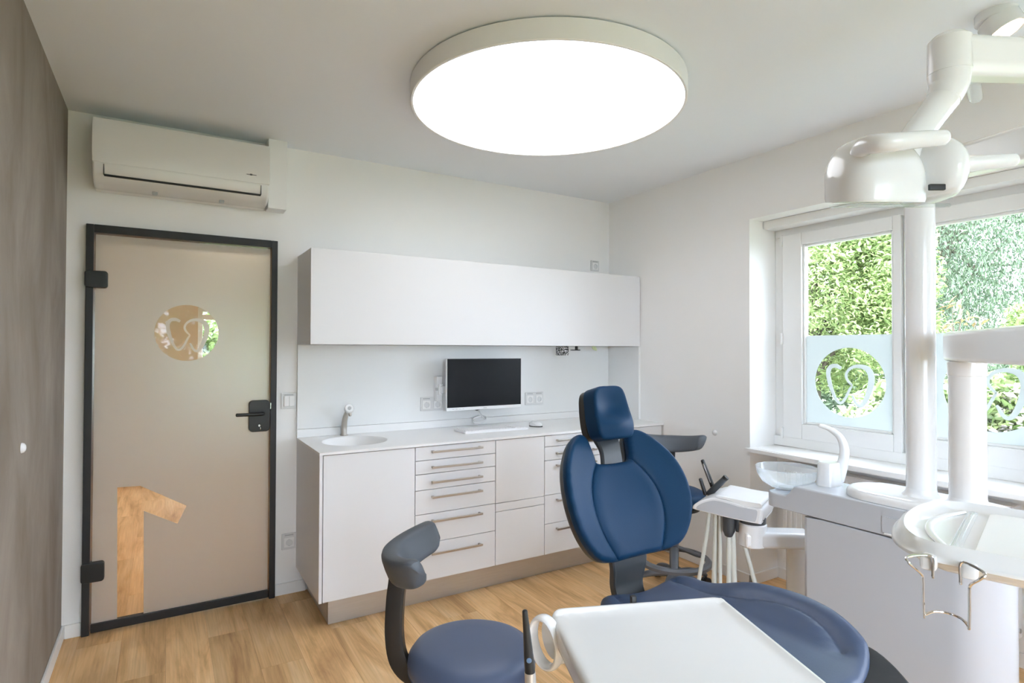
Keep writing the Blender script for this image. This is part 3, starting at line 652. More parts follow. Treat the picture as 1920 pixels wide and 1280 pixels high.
wt = root('worktop', (1.9, 3.33, 0.905), 'continuous white solid-surface worktop with round moulded basins', 'worktop')
S1, S2, SR_ = (0.953, 3.350), (2.85, 3.350), 0.186
V, T = sheet(resample([(0.682, 3.030), (3.109, 3.030), (3.109, 3.634), (0.682, 3.634)], 0.08), [circle(*S1, SR_, 72), circle(*S2, SR_, 72)], 0.08)
mk('slab', solid(V, T, lambda q: np.full(len(q), 0.918), lambda q: np.full(len(q), 0.905)), M_core, wt, off=True)
for s in (S1, S2):
    bs = mk('basin', lathe([(SR_, 0.918), (SR_ - 0.004, 0.9165), (SR_ - 0.012, 0.905), (SR_ - 0.03, 0.862), (SR_ - 0.07, 0.815), (0.06, 0.797), (0.022, 0.792), (0, 0.792)], 72, (*s, 0)), M_core, wt, off=True, recalc=False)
    mk('drain', lathe([(0, 0.7955), (0.018, 0.7955), (0.022, 0.793), (0, 0.793)], 28, (*s, 0)), M_steel, bs, off=True)
mk('upstand', box(0.682, 3.109, 3.615, 3.634, 0.918, 0.967, 0.002), M_core, wt, off=True)
bm = box(0.682, 3.088, 3.615, 3.634, 0.9685, 1.473, 0.0015)
tag(mk('splash_panel', bm, M_splash), 'white splash panel on the wall behind the monitor', 'wall panel', 'splash panels')
tag(mk('splash_panel', box(3.092, 3.1095, 3.27, 3.634, 0.92, 1.473, 0.0015), M_splash), 'narrow white side splash panel at the right corner', 'wall panel', 'splash panels')

def tap(x, y, label):
    t = root('tap', (x, y, 0.918), label, 'tap', 'taps on the worktop')
    mk('base_plate', cyl(0.024, 0.918, 0.923, (x, y), 0.001), M_hand, t, off=True)
    mk('spout', tube([(x, y, 0.921), (x, y, 0.975), (x + 0.003, y - 0.012, 1.025), (x + 0.010, y - 0.038, 1.070)], [0.0165, 0.0165, 0.0155, 0.014], smooth=8, seg=20), M_hand, t, off=True)
    h = mk('spray_head', xf(lathe([(0, -0.016), (0.019, -0.016), (0.026, -0.012), (0.028, 0.0), (0.028, 0.012), (0.024, 0.018), (0.013, 0.0185), (0.012, 0.016), (0, 0.016)], 36), Matrix.Translation((x + 0.014, y - 0.055, 1.083)) @ Vector((-0.10, -0.90, 0.42)).to_track_quat('Z', 'Y').to_matrix().to_4x4()), M_white, t, off=True)
    mk('sensor', xf(cyl(0.0105, 0.0155, 0.0182, bev=0.0005, seg=24), Matrix.Translation((x + 0.014, y - 0.055, 1.083)) @ Vector((-0.10, -0.90, 0.42)).to_track_quat('Z', 'Y').to_matrix().to_4x4()), M_lgrey, h, off=True)
    mk('aerator', tube([(x + 0.016, y - 0.062, 1.066), (x + 0.018, y - 0.068, 1.046)], 0.0095, smooth=1), M_hand, t, off=True)
tap(0.952, 3.582, 'bent steel tap with white sensor head at the left basin')
tap(2.87, 3.582, 'bent steel tap half hidden behind the chair headrest')

# ---------------------------------------------------------------- sockets, switch, wall buffers
def socket(x0, x1, z0, z1, n, label, y=YB - 0.0005):
    s = root('wall_socket', ((x0 + x1) / 2, y, z0), label, 'socket', 'white wall sockets')
    mk('frame', box(x0, x1, y - 0.010, y, z0, z1, 0.002), M_sock, s, off=True)
    w = (x1 - x0) / n
    for i in range(n):
        cx_ = x0 + w * (i + 0.5); cz_ = (z0 + z1) / 2 - 0.006
        ins = mk('insert', plate(rrect(cx_ - 0.028, cx_ + 0.028, cz_ - 0.026, cz_ + 0.028, 0.003, 3), 0, 0.004, [circle(cx_, cz_, 0.0195, 28)], place=lambda a, b, c: np.stack([a, y - 0.014 + c, b], 1)), M_trim, s, off=True)
        mk('cup', xf(lathe([(0.0195, 0.004), (0.0195, -0.006), (0, -0.006)], 28), Matrix.Translation((cx_, y - 0.010, cz_)) @ Matrix.Rotation(R(90), 4, 'X')), M_cup, ins, off=True)
        for q in (-0.0095, 0.0095): mk('pin_hole', xf(cyl(0.0028, 0, 0.0014, bev=0.0003, seg=12), Matrix.Translation((cx_ + q, y - 0.0045, cz_)) @ Matrix.Rotation(R(90), 4, 'X')), M_logo, ins, off=True)
        for q in (-0.0185, 0.0185): mk('earth_clip', box(cx_ - 0.003, cx_ + 0.003, y - 0.012, y - 0.006, cz_ + q - 0.0015, cz_ + q + 0.0015), M_lgrey, ins, off=True)
        mk('label_window', box(cx_ - 0.024, cx_ + 0.024, y - 0.0125, y - 0.009, z1 - 0.0125, z1 - 0.006, 0.0006, 1), M_lgrey, s, off=True)
SPY = 3.6145
socket(1.463, 1.622, 1.037, 1.128, 2, 'white double socket left of the monitor', SPY)
socket(2.286, 2.444, 1.039, 1.130, 2, 'white double socket right of the monitor', SPY)
socket(2.917, 2.998, 2.080, 2.163, 1, 'white single socket above the wall cabinet')
socket(0.603, 0.684, 0.262, 0.356, 1, 'white single socket low beside the base cabinet')
sw = root('light_switch', (0.638, YB, 1.09), 'white double rocker light switch beside the door', 'switch')
mk('frame', box(0.594, 0.680, YB - 0.010, YB - 0.0005, 1.093, 1.186, 0.002), M_sock, sw, off=True)
for q in (0.609, 0.6385): mk('rocker', box(q, q + 0.0285, YB - 0.015, YB - 0.009, 1.108, 1.168, 0.0015), M_trim, sw, off=True)
mk('label_window', box(0.612, 0.662, YB - 0.012, YB - 0.009, 1.172, 1.179, 0.0006, 1), M_lgrey, sw, off=True)
def buffer(loc, ang, label):
    bm = xf(lathe([(0, 0.014), (0.009, 0.0125), (0.016, 0.008), (0.0185, 0.002), (0.0185, 0), (0, 0)], 32), Matrix.Translation(loc) @ Matrix.Rotation(R(ang), 4, 'Y'))
    tag(mk('wall_buffer', bm, M_white), label, 'wall buffer', 'wall buffers')
buffer((XR - 0.0002, 2.575, 0.905), -90, 'small white dome buffer on the white wall right of the chair')
buffer((XL + 0.0002, 2.63, 1.098), 90, 'small white dome buffer on the taupe plaster wall')

# ---------------------------------------------------------------- monitor and desk things
mo = root('monitor', (1.863, 3.60, 1.045), 'white framed computer monitor with black screen on wall arm', 'monitor')
mk('housing', plate(rrect(1.578, 2.150, 1.044, 1.388, 0.004, 3), 0, 0.022, bev=0.003, place=lambda a, b, c: np.stack([a, 3.447 + c, b], 1)), M_white, mo, off=True)
mk('rear_cover', loft([[(1.863 + a * s, y, 1.225 + b * s) for a, b in rrect(-0.2, 0.2, -0.12, 0.12, 0.03)] for y, s in ((3.468, 1.1), (3.492, 1.0), (3.50, 0.9))]), M_white, mo, off=True)
mk('screen', box(1.5815, 2.147, 3.4452, 3.4475, 1.0655, 1.3855, 0.0006, 1), M_screen, mo, off=True)
mk('maker_mark', box(1.85, 1.876, 3.4456, 3.4472, 1.0525, 1.0565), M_lgrey, mo, off=True)
for i in range(4): mk('menu_button', box(1.62 + i * 0.025, 1.630 + i * 0.025, 3.4460, 3.4472, 1.0535, 1.0560), M_lgrey, mo, off=True)
arm = box(1.56, 1.60, 3.565, 3.6145, 1.10, 1.265, 0.003); arm = box(1.575, 1.86, 3.53, 3.56, 1.155, 1.205, 0.004, bm=arm); arm = box(1.83, 1.90, 3.498, 3.545, 1.14, 1.22, 0.004, bm=arm); arm = cyl(0.016, 1.145, 1.215, (1.58, 3.555), bm=arm)
ma_ = mk('wall_arm', arm, M_white, mo, off=True)
mk('joint_band', box(1.559, 1.601, 3.562, 3.59, 1.172, 1.192, 0.001), M_lgrey, ma_, off=True)
pts = []
for i in range(26): a = i / 8 * 2 * PI; pts.append((1.880 + 0.050 * math.cos(a), 3.560 + 0.030 * math.sin(a), 0.955 + 0.020 * math.sin(a + 0.5) + 0.0016 * i * 0.3))
cb = tube([(1.86, 3.565, 1.062), (1.868, 3.568, 1.04), (1.885, 3.57, 1.015), (1.90, 3.565, 0.99), (1.925, 3.56, 0.955)] + pts, 0.0035, smooth=3, seg=8)
tag(mk('coiled_cable', cb, M_white), 'white cable coiled on the worktop under the monitor', 'cable')
bkc = tube([(1.832, 3.55, 1.075), (1.838, 3.56, 1.052), (1.855, 3.57, 1.030), (1.875, 3.57, 1.030), (1.90, 3.565, 1.045), (1.925, 3.55, 1.07)], 0.0045, smooth=4, seg=8)
tag(mk('black_cable', bkc, M_blackp), 'short black cable looping below the monitor', 'cable')
kbd = root('keyboard', (1.845, 3.29, 0.918), 'slim white computer keyboard on the worktop', 'keyboard', rz=0.0)
KM = Matrix.Translation((1.852, 3.335, 0.918)) @ Matrix.Rotation(R(-1.5), 4, 'Z')
mk('case', xf(loft([[(x * k, y * k, z) for x, y in rrect(-0.235, 0.235, -0.085, 0.085, 0.012)] for z, k in ((0.0, 0.985), (0.003, 1.0), (0.011, 1.0), (0.014, 0.99))]), KM), M_key, kbd, off=True)
kk = None
for r_ in range(6):
    for c_ in range(20):
        if r_ == 0 and 4 <= c_ <= 9:
            if c_ > 4: continue
            kk = box(-0.222 + 4 * 0.0222, -0.222 + 9.9 * 0.0222, -0.075 + r_ * 0.025, -0.054 + r_ * 0.025, 0.013, 0.0175, 0.001, 1, bm=kk); continue
        if c_ == 15: continue
        kk = box(-0.222 + c_ * 0.0222, -0.203 + c_ * 0.0222, -0.075 + r_ * 0.025, -0.054 + r_ * 0.025, 0.013, 0.0175, 0.001, 1, bm=kk)
tag(mk('keys', xf(kk, KM), M_key, kbd, off=True), kind='stuff')
mr = root('computer_mouse', (2.205, 3.33, 0.918), 'small computer mouse with white top and black base', 'mouse')
mm = Matrix.Translation((2.20, 3.335, 0.918)) @ Matrix.Rotation(R(25), 4, 'Z')
out = [(0.030 * math.cos(t) , 0.052 * math.sin(t)) for t in np.linspace(0, 2 * PI, 40, endpoint=False)]
V, T = sheet(out, (), 0.008, offsets=(0.001, 0.003, 0.007))
dd = np.minimum(dist_poly(out, V) / 0.028, 1); hh = 0.034 * np.sqrt(np.maximum(0, 1 - (1 - dd) ** 2))
wave = 0.017 + 0.009 * np.sin(V[:, 1] / 0.052 * 2.2 + 0.4)
mk('base', xf(solid(V, T, lambda q: np.minimum(hh, wave) + 0.002, lambda q: np.zeros(len(q))), mm), M_blackp, mr, off=True)
mk('shell', xf(solid(V * 0.985, T, lambda q: np.maximum(hh, wave) + 0.003, lambda q: np.minimum(hh, wave) + 0.0021), mm), M_white, mr, off=True)
# small things hanging below the wall cabinet
pk = root('tissue_pack', (2.52, 3.46, 1.474), 'black and white patterned tissue pack hanging below wall cabinet', 'tissue pack')
mk('wrapper', plate(rrect(2.49, 2.545, 1.405, 1.474, 0.008), 0, 0.09, bev=0.004, place=lambda a, b, c: np.stack([a, 3.42 + c, b], 1)), M_pattern, pk, off=True)
mk('clip', box(2.50, 2.535, 3.44, 3.49, 1.4725, 1.4750, 0.0005, 1), M_lgrey, pk, off=True)
bk = root('hook_rail', (2.66, 3.46, 1.474), 'flat black hook rail under the wall cabinet', 'hook rail')
mk('rail', box(2.595, 2.675, 3.45, 3.47, 1.442, 1.449, 0.002), M_blackp, bk, off=True); mk('stem', cyl(0.011, 1.447, 1.4745, (2.645, 3.46)), M_blackp, bk, off=True)
gr = tube([(2.81, 3.46, 1.474), (2.812, 3.458, 1.462), (2.825, 3.455, 1.452), (2.835, 3.455, 1.446)], [0.02, 0.018, 0.013, 0.006], smooth=5, sec=(1, 0.5))
tag(mk('green_cloth', gr, M_green), 'pale green cloth tip peeking below the wall cabinet', 'cloth')

# ---------------------------------------------------------------- stools
def stool(loc, back_dir, seat_z, label, ring_z=None, seat_r=0.2, pad_half=62, pad_z=0.275, seat_mat=M_blue2):
    rz = math.atan2(back_dir[1], back_dir[0])
    s = root('work_stool', loc, label, 'stool', 'work stools', rz=rz)       # local +x points to the backrest
    mk('seat', lathe([(0, seat_z), (seat_r * 0.5, seat_z - 0.001), (seat_r * 0.78, seat_z - 0.006), (seat_r * 0.92, seat_z - 0.018), (seat_r * 0.985, seat_z - 0.036), (seat_r, seat_z - 0.055), (seat_r * 0.985, seat_z - 0.072), (seat_r * 0.94, seat_z - 0.088), (seat_r * 0.88, seat_z - 0.094), (0, seat_z - 0.094)], 72), seat_mat, s)
    mk('seat_plate', cyl(seat_r * 0.84, seat_z - 0.118, seat_z - 0.095, bev=0.006), M_blackp, s)
    mk('seat_piping', lathe([(seat_r * 0.985, seat_z - 0.0705), (seat_r * 0.995, seat_z - 0.0735), (seat_r * 0.985, seat_z - 0.0765), (seat_r * 0.96, seat_z - 0.0735), (seat_r * 0.985, seat_z - 0.0705)], 72), seat_mat, s)
    z0 = seat_z - 0.11
    pth = catmull([(0.08, 0, z0 - 0.004), (0.17, 0, z0 + 0.0), (0.225, 0, z0 + 0.045), (0.243, 0, z0 + 0.13), (0.240, 0, z0 + 0.24), (0.232, 0, z0 + 0.31), (0.236, 0, seat_z + pad_z - 0.012)], 6)
    secs = []
    for i, p in enumerate(pth):
        t = (pth[min(i + 1, len(pth) - 1)] - pth[max(i - 1, 0)]).normalized(); nrm = Vector((-t.z, 0, t.x))
        w = 0.024 - 0.003 * math.sin(PI * i / (len(pth) - 1)); h_ = 0.027
        secs.append([p + nrm * (h_ * b) + Vector((0, w * a, 0)) for a, b in ((-1, -0.6), (-0.8, -1), (0.8, -1), (1, -0.6), (1, 0.6), (0.8, 1), (-0.8, 1), (-1, 0.6))])
    mk('back_post', loft(secs), M_blackp, s)
    # horseshoe back pad
    secs = []; Rr = 0.205; cx_ = 0.035
    N_ = 44
    for i in range(N_ + 1):
        a = R(-pad_half + 2 * pad_half * i / N_); e = abs(2 * i / N_ - 1)
        k = 1.0 if e < 0.84 else math.sqrt(max(0.0, 1 - ((e - 0.84) / 0.16) ** 2))
        c = Vector((cx_ + Rr * math.cos(a), Rr * math.sin(a), seat_z + pad_z + 0.035 * (e ** 2)))
        rad = Vector((math.cos(a), math.sin(a), 0)); hh_ = (0.051 - 0.006 * e) * (0.30 + 0.70 * k); ww = 0.031 * (0.30 + 0.70 * k)
        sec = []
        for q in range(20):
            t = 2 * PI * q / 20; ct, st = math.cos(t), math.sin(t)
            sx = math.copysign(abs(ct) ** 0.6, ct); sy = math.copysign(abs(st) ** 0.6, st)
            lean = -0.018 * sy
            sec.append(c + rad * (ww * sx - lean) + Vector((0, 0, hh_ * sy)))
        secs.append(sec)
    mk('back_pad', loft(secs), M_pad, s)
    mk('gas_column', lathe([(0, seat_z - 0.119), (0.018, seat_z - 0.119), (0.018, 0.30), (0.027, 0.30), (0.027, 0.09), (0, 0.09)], 28), M_ring, s)
    mk('hub', lathe([(0, 0.15), (0.040, 0.15), (0.045, 0.14), (0.045, 0.085), (0.036, 0.07), (0, 0.07)], 32), M_ring, s)
    for i in range(5):
        a = 2 * PI * i / 5 + 0.35; dx, dy = math.cos(a), math.sin(a)
        lg = mk('leg', tube([(0.03 * dx, 0.03 * dy, 0.118), (0.12 * dx, 0.12 * dy, 0.112), (0.20 * dx, 0.20 * dy, 0.09), (0.25 * dx, 0.25 * dy, 0.066)], [0.026, 0.024, 0.020, 0.015], smooth=5, sec=(0.8, 1)), M_ring, s)
        cs = None
        for q in (-0.013, 0.013):
            M_ = Matrix.Translation((0.255 * dx - dy * q, 0.255 * dy + dx * q, 0.025)) @ Matrix.Rotation(a, 4, 'Z') @ Matrix.Rotation(R(90), 4, 'X')
            cs = join(cs, xf(lathe([(0, -0.009), (0.021, -0.009), (0.025, -0.006), (0.025, 0.006), (0.021, 0.009), (0, 0.009)], 24), M_))
        cs = cyl(0.006, 0.03, 0.062, (0.252 * dx, 0.252 * dy), 0.001, 12, bm=cs)
        mk('caster', cs, M_blackp, lg)
    if ring_z:
        rr = 0.205
        mk('foot_ring', lathe([(rr - 0.028, ring_z + 0.008), (rr - 0.018, ring_z + 0.013), (rr, ring_z + 0.012), (rr + 0.010, ring_z), (rr + 0.008, ring_z - 0.018), (rr, ring_z - 0.02), (rr - 0.022, ring_z - 0.012), (rr - 0.028, ring_z + 0.008)], 64), M_ring, s)
        for i in range(3):
            a = 2 * PI * i / 3 + 1.0; dx, dy = math.cos(a), math.sin(a)
            mk('ring_spoke', tube([(0.02 * dx, 0.02 * dy, ring_z + 0.07), (0.08 * dx, 0.08 * dy, ring_z + 0.045), (0.15 * dx, 0.15 * dy, ring_z + 0.012), (0.19 * dx, 0.19 * dy, ring_z)], [0.020, 0.022, 0.020, 0.016], smooth=5, sec=(0.6, 1)), M_ring, s)
    return s
stool((0.836, 1.628, 0), (-0.857, 0.515), 0.535, 'blue round stool with grey horseshoe back pad beside the white tray table', pad_z=0.246)
stool((2.62, 2.47, 0), (0.68, 0.73), 0.625, 'blue stool with foot ring behind the treatment chair', ring_z=0.20, seat_r=0.185, pad_z=0.225, seat_mat=M_blue)

# ---------------------------------------------------------------- dental chair
ch = root('treatment_chair', (1.444, 1.20, 0), 'blue upholstered dental treatment chair with headrest', 'dental chair')
CO = Vector((1.444, 1.52, 0.734)); TL = R(24); SC = 0.95
Ub = Vector((0, math.sin(TL), math.cos(TL))); Nb = Vector((0, -math.cos(TL), math.sin(TL)))   # up along the back, out of its front
half = [(0.0, -0.010), (0.06, -0.010), (0.12, -0.011), (0.18, -0.004), (0.215, 0.008), (0.248, 0.028), (0.272, 0.052), (0.292, 0.082), (0.308, 0.118), (0.318, 0.155), (0.323, 0.20), (0.321, 0.245), (0.313, 0.287), (0.300, 0.325), (0.281, 0.360), (0.25, 0.397), (0.22, 0.423), (0.19, 0.444), (0.16, 0.459), (0.134, 0.464), (0.115, 0.456), (0.103, 0.440), (0.098, 0.418), (0.094, 0.395), (0.090, 0.372), (0.084, 0.353), (0.070, 0.344), (0.035, 0.341), (0.0, 0.340)]
half = [((a * (1 - 0.09 * min(1, max(0, (a - 0.16) / 0.10)))), b) for a, b in half]
CO = CO - Nb * 0.035
bo = [(a * SC, b * SC) for a, b in half] + [(-a * SC, b * SC) for a, b in half[-2:0:-1]]
bo = resample([(p.x, p.y) for p in catmull([(a, b, 0) for a, b in bo], 3, True)], 0.02)
seamR = [(p.x * SC, p.y * SC) for p in catmull([(0.088, 0.348, 0), (0.118, 0.312, 0), (0.142, 0.272, 0), (0.160, 0.225, 0), (0.166, 0.170, 0), (0.161, 0.12, 0), (0.145, 0.065, 0), (0.108, -0.008, 0)], 8)]
seamL = [(-a, b) for a, b in seamR]
def off_line(P, o): 
    P = np.asarray(P); t = np.gradient(P, axis=0); t /= np.hypot(*t.T)[:, None]; return P + np.stack([-t[:, 1], t[:, 0]], 1) * o
ex = []
for s in (seamR, seamL):
    for o in (-0.012, -0.006, -0.003, 0, 0.003, 0.006, 0.012):
        q = off_line(s, o); q = q[inside(bo, q)]; q = q[dist_poly(bo, q) > 0.006]; ex.append(q)
V, T = sheet(bo, (), 0.016, offsets=(0.0012, 0.005, 0.011, 0.019), extra=ex)
d = dist_poly(bo, V); er = 0.019
rnd = er * (1 - np.sqrt(np.maximum(0, 1 - (1 - np.minimum(d / er, 1)) ** 2)))
ds = np.minimum(dist_poly(seamR, V, False), dist_poly(seamL, V, False))
ctr = smooth01(0.0, 0.05, d)
curl = 0.078 * (np.abs(V[:, 0]) / 0.307) ** 2.2
lum = 0.010 * np.exp(-((V[:, 1] - 0.12) / 0.13) ** 2) * np.exp(-(V[:, 0] / 0.2) ** 2)
inner = smooth01(0, 0.03, ds) * 0.006
topb = 0.032 + curl + lum + inner - rnd - 0.006 * np.exp(-(ds / 0.0035) ** 2)
botb = curl - 0.012 + rnd
def bplace(x, y, z):
    o = np.array(CO)[None]; return o + x[:, None] * np.array([1, 0, 0.]) + y[:, None] * np.array(Ub) + z[:, None] * np.array(Nb)
bk_ = mk('backrest', solid(V, T, lambda q: topb, lambda q: botb, bplace), M_blue, ch, off=True, sharp=60)
shell_o = [(a * 0.975, 0.21 + (b - 0.21) * 0.975) for a, b in bo]
V, T = sheet(shell_o, (), 0.03, offsets=(0.004, 0.012))
d = dist_poly(shell_o, V); rnd2 = 0.012 * (1 - np.sqrt(np.maximum(0, 1 - (1 - np.minimum(d / 0.012, 1)) ** 2))); cu = 0.078 * (np.abs(V[:, 0]) / 0.307) ** 2.2
mk('back_shell', solid(V, T, lambda q: cu - 0.008, lambda q: cu - 0.034 + rnd2, bplace), M_dgrey, ch, off=True, sharp=60)
# spine joining seat and back
sp_p = catmull([(0, 1.47, 0.50), (0, 1.555, 0.535), (0, 1.590, 0.60), (0, 1.582, 0.68), (0, 1.60, 0.76), (0, 1.645, 0.86)], 6); secs = []
for i, p in enumerate(sp_p):
    t = (sp_p[min(i + 1, len(sp_p) - 1)] - sp_p[max(i - 1, 0)]).normalized(); n_ = Vector((0, -t.z, t.y)); f_ = i / (len(sp_p) - 1)
    w = 0.082 - 0.014 * math.sin(PI * min(1, f_ * 1.6)) 
    secs.append([Vector((1.444 + w * a, p.y, p.z)) + n_ * (0.016 * b) for a, b in ((-1, -0.5), (-0.93, -1), (0.93, -1), (1, -0.5), (1, 0.7), (0.93, 1), (0.86, 0.8), (-0.86, 0.8), (-0.93, 1), (-1, 0.7))])
mk('back_bracket', loft(secs), M_dgrey, ch, off=True, sharp=30)
# headrest
HO = Vector((1.444, 1.632, 1.122)); HT = R(15); Uh = Vector((0, math.sin(HT), math.cos(HT))); Nh = Vector((0, -math.cos(HT), math.sin(HT)))
ho = [(0, 0), (0.055, 0.0), (0.073, 0.007), (0.083, 0.024), (0.087, 0.055), (0.086, 0.09), (0.082, 0.13), (0.076, 0.165), (0.066, 0.187), (0.050, 0.197), (0.025, 0.200), (0, 0.200)]
hoo = ho + [(-a, b) for a, b in ho[-2:0:-1]]
hoo = resample([(p.x, p.y) for p in catmull([(a, b, 0) for a, b in hoo], 3, True)], 0.012)
V, T = sheet(hoo, (), 0.010, offsets=(0.0007, 0.003, 0.006, 0.011))
d = dist_poly(hoo, V); er = 0.011; rnd = er * (1 - np.sqrt(np.maximum(0, 1 - (1 - np.minimum(d / er, 1)) ** 2)))
dish = -0.022 * np.exp(-((V[:, 1] - 0.125) / 0.055) ** 2) * np.exp(-(V[:, 0] / 0.055) ** 2) + 0.024 * np.exp(-((V[:, 1] - 0.05) / 0.04) ** 2) * np.exp(-(V[:, 0] / 0.07) ** 2)
def hplace(x, y, z): return np.array(HO)[None] + x[:, None] * np.array([1, 0, 0.]) + y[:, None] * np.array(Uh) + z[:, None] * np.array(Nh)
taper = 0.045 * (1 - V[:, 1] / 0.2)
mk('headrest', solid(V, T, lambda q: dish - rnd, lambda q: -0.085 + taper * 0.3 + rnd, hplace), M_blue, ch, off=True, sharp=60)
V2, T2 = sheet([(a * 1.0, 0.1 + (b - 0.1) * 0.96) for a, b in hoo], (), 0.02, offsets=(0.004,))
mk('headrest_plate', solid(V2, T2, lambda q: np.full(len(q), -0.070), lambda q: np.full(len(q), -0.104), hplace), M_blackp, ch, off=True)
hp = catmull([(0, 1.700, 1.03), (0, 1.715, 1.075), (0, 1.738, 1.13), (0, 1.745, 1.20), (0, 1.752, 1.27)], 6); secs = []
hp = catmull([(0, 1.668, 0.995), (0, 1.676, 1.05), (0, 1.692, 1.09), (0, 1.722, 1.125), (0, 1.742, 1.18), (0, 1.752, 1.27)], 6); secs = []
for i, p in enumerate(hp):
    t = (hp[min(i + 1, len(hp) - 1)] - hp[max(i - 1, 0)]).normalized(); n_ = Vector((0, -t.z, t.y)); f_ = i / (len(hp) - 1)
    w = 0.040 + 0.010 * (1 - f_) ** 2 + 0.012 * math.exp(-((f_ - 0.5) / 0.16) ** 2)
    secs.append([Vector((1.444 + w * a, p.y, p.z)) + n_ * (0.012 * b) for a, b in ((-1, -0.5), (-0.9, -1), (0.9, -1), (1, -0.5), (1, 0.5), (0.9, 1), (-0.9, 1), (-1, 0.5))])
mk('headrest_arm', loft(secs), M_dgrey, ch, off=True, sharp=30)
# seat
hs_ = [(0.0, 1.520), (0.10, 1.520), (0.155, 1.518), (0.190, 1.505), (0.213, 1.475), (0.232, 1.425), (0.255, 1.36), (0.285, 1.27), (0.315, 1.19), (0.328, 1.12), (0.320, 1.05), (0.297, 0.97), (0.265, 0.90), (0.240, 0.872), (0.20, 0.850), (0.13, 0.82), (0.06, 0.803), (0, 0.80)]
so_ = hs_ + [(-a, b) for a, b in hs_[-2:0:-1]]
so_ = resample([(p.x, p.y) for p in catmull([(a, b, 0) for a, b in so_], 3, True)], 0.022)
crR = [(0.135, 1.49), (0.150, 1.44), (0.165, 1.36), (0.19, 1.27), (0.225, 1.18), (0.240, 1.10), (0.232, 1.03), (0.205, 0.96), (0.16, 0.90)]
crR = [(p.x, p.y) for p in catmull([(a, b, 0) for a, b in crR], 6)]; crL = [(-a, b) for a, b in crR]
V, T = sheet(so_, (), 0.02, offsets=(0.0015, 0.007, 0.015, 0.026), extra=[off_line(c, o) for c in (crR, crL) for o in (-0.008, 0.008, 0)])
d = dist_poly(so_, V); er = 0.026; rnd = er * (1 - np.sqrt(np.maximum(0, 1 - (1 - np.minimum(d / er, 1)) ** 2)))
wing = smooth01(0.11, 0.30, np.abs(V[:, 0])) * smooth01(1.46, 1.25, V[:, 1]) * (0.55 + 0.45 * smooth01(0.82, 1.02, V[:, 1]))
rear = smooth01(1.36, 1.50, V[:, 1]) * 0.012 * np.cos(V[:, 0] / 0.2 * PI) * -1
zt_ = 0.618 + 0.052 * wing + rear - 0.010 * np.exp(-(np.minimum(dist_poly(crR, V, False), dist_poly(crL, V, False)) / 0.012) ** 2) * smooth01(0.0, 0.04, d) 
mk('seat', solid(V + np.array([1.444, 0]), T, lambda q: zt_ - rnd, lambda q: 0.545 + 0.03 * wing + rnd * 0.6), M_seat, ch, off=True, sharp=60)
us = [(1.444 + a * 0.86, 1.15 + (b - 1.15) * 0.95) for a, b in so_]
mk('seat_pan', plate(us, 0.50, 0.55, bev=0.012), M_blackp, ch, off=True)
fo = [(1.13, 0.98), (1.758, 0.98), (1.745, 0.88), (1.68, 0.78), (1.62, 0.68), (1.585, 0.55), (1.57, 0.38), (1.50, 0.31), (1.388, 0.31), (1.318, 0.38), (1.303, 0.55), (1.268, 0.68), (1.208, 0.78), (1.143, 0.88)]
V, T = sheet(resample([(p.x, p.y) for p in catmull([(a, b, 0) for a, b in fo], 4, True)], 0.03), (), 0.04, offsets=(0.004, 0.014))
d = dist_poly(resample([(p.x, p.y) for p in catmull([(a, b, 0) for a, b in fo], 4, True)], 0.03), V); rnd = 0.014 * (1 - np.sqrt(np.maximum(0, 1 - (1 - np.minimum(d / 0.014, 1)) ** 2)))
mk('leg_rest', solid(V, T, lambda q: 0.600 - 0.22 * np.maximum(0, 0.80 - q[:, 1]) - rnd - 0.03 * smooth01(0.88, 0.97, q[:, 1]), lambda q: 0.515 - 0.22 * np.maximum(0, 0.80 - q[:, 1]) + rnd * 0.5), M_leg, ch, off=True, sharp=60)
mk('lift_column', loft([[(1.444 + a * s, 1.15 + b * s, z) for a, b in rrect(-0.13, 0.13, -0.20, 0.20, 0.05)] for z, s in ((0.05, 1.05), (0.12, 1.0), (0.42, 0.9), (0.51, 0.95))]), M_dgrey, ch, off=True)
mk('base_plate', plate([(1.444 + a, b) for a, b in rrect(-0.24, 0.24, 0.70, 1.45, 0.10)], 0.0, 0.055, bev=0.015), M_dgrey, ch, off=True)

# ---------------------------------------------------------------- treatment unit by the window
un = root('treatment_unit', (2.54, 1.17, 0), 'white floor standing dental unit with two posts by the window', 'dental unit')
def arc_pts(cx_, cy_, r_, a0, a1, n=10): return [(cx_ + r_ * math.cos(R(a0 + (a1 - a0) * i / n)), cy_ + r_ * math.sin(R(a0 + (a1 - a0) * i / n))) for i in range(n + 1)]
cab = arc_pts(2.46, 1.458, 0.06, 180, 90) + arc_pts(2.62, 1.458, 0.06, 90, 0) + arc_pts(2.56, 0.985, 0.12, 0, -90) + arc_pts(2.56, 0.985, 0.16, -90, -180)
cab = [(2.40, 1.500), (2.412, 1.516)] + arc_pts(2.62, 1.458, 0.06, 90, 0) + arc_pts(2.54, 0.965, 0.14, 0, -180, 20)
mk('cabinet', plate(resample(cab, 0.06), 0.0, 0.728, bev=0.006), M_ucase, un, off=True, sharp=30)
head = [(2.40, 1.66), (2.41, 1.69), (2.44, 1.712)] + arc_pts(2.60, 1.652, 0.06, 90, 0) + arc_pts(2.535, 0.96, 0.135, 0, -180, 20)
V, T = sheet(resample(head, 0.02), (), 0.02, offsets=(0.003, 0.008))
d = dist_poly(resample(head, 0.02), V); rnd = 0.008 * (1 - np.sqrt(np.maximum(0, 1 - (1 - np.minimum(d / 0.008, 1)) ** 2)))
tz = 0.846 - 0.05 * smooth01(1.555, 1.60, V[:, 1])
mk('head_section', solid(V, T, lambda q: tz - rnd, lambda q: 0.731 + rnd * 0.4), M_ucase, un, off=True, sharp=50)
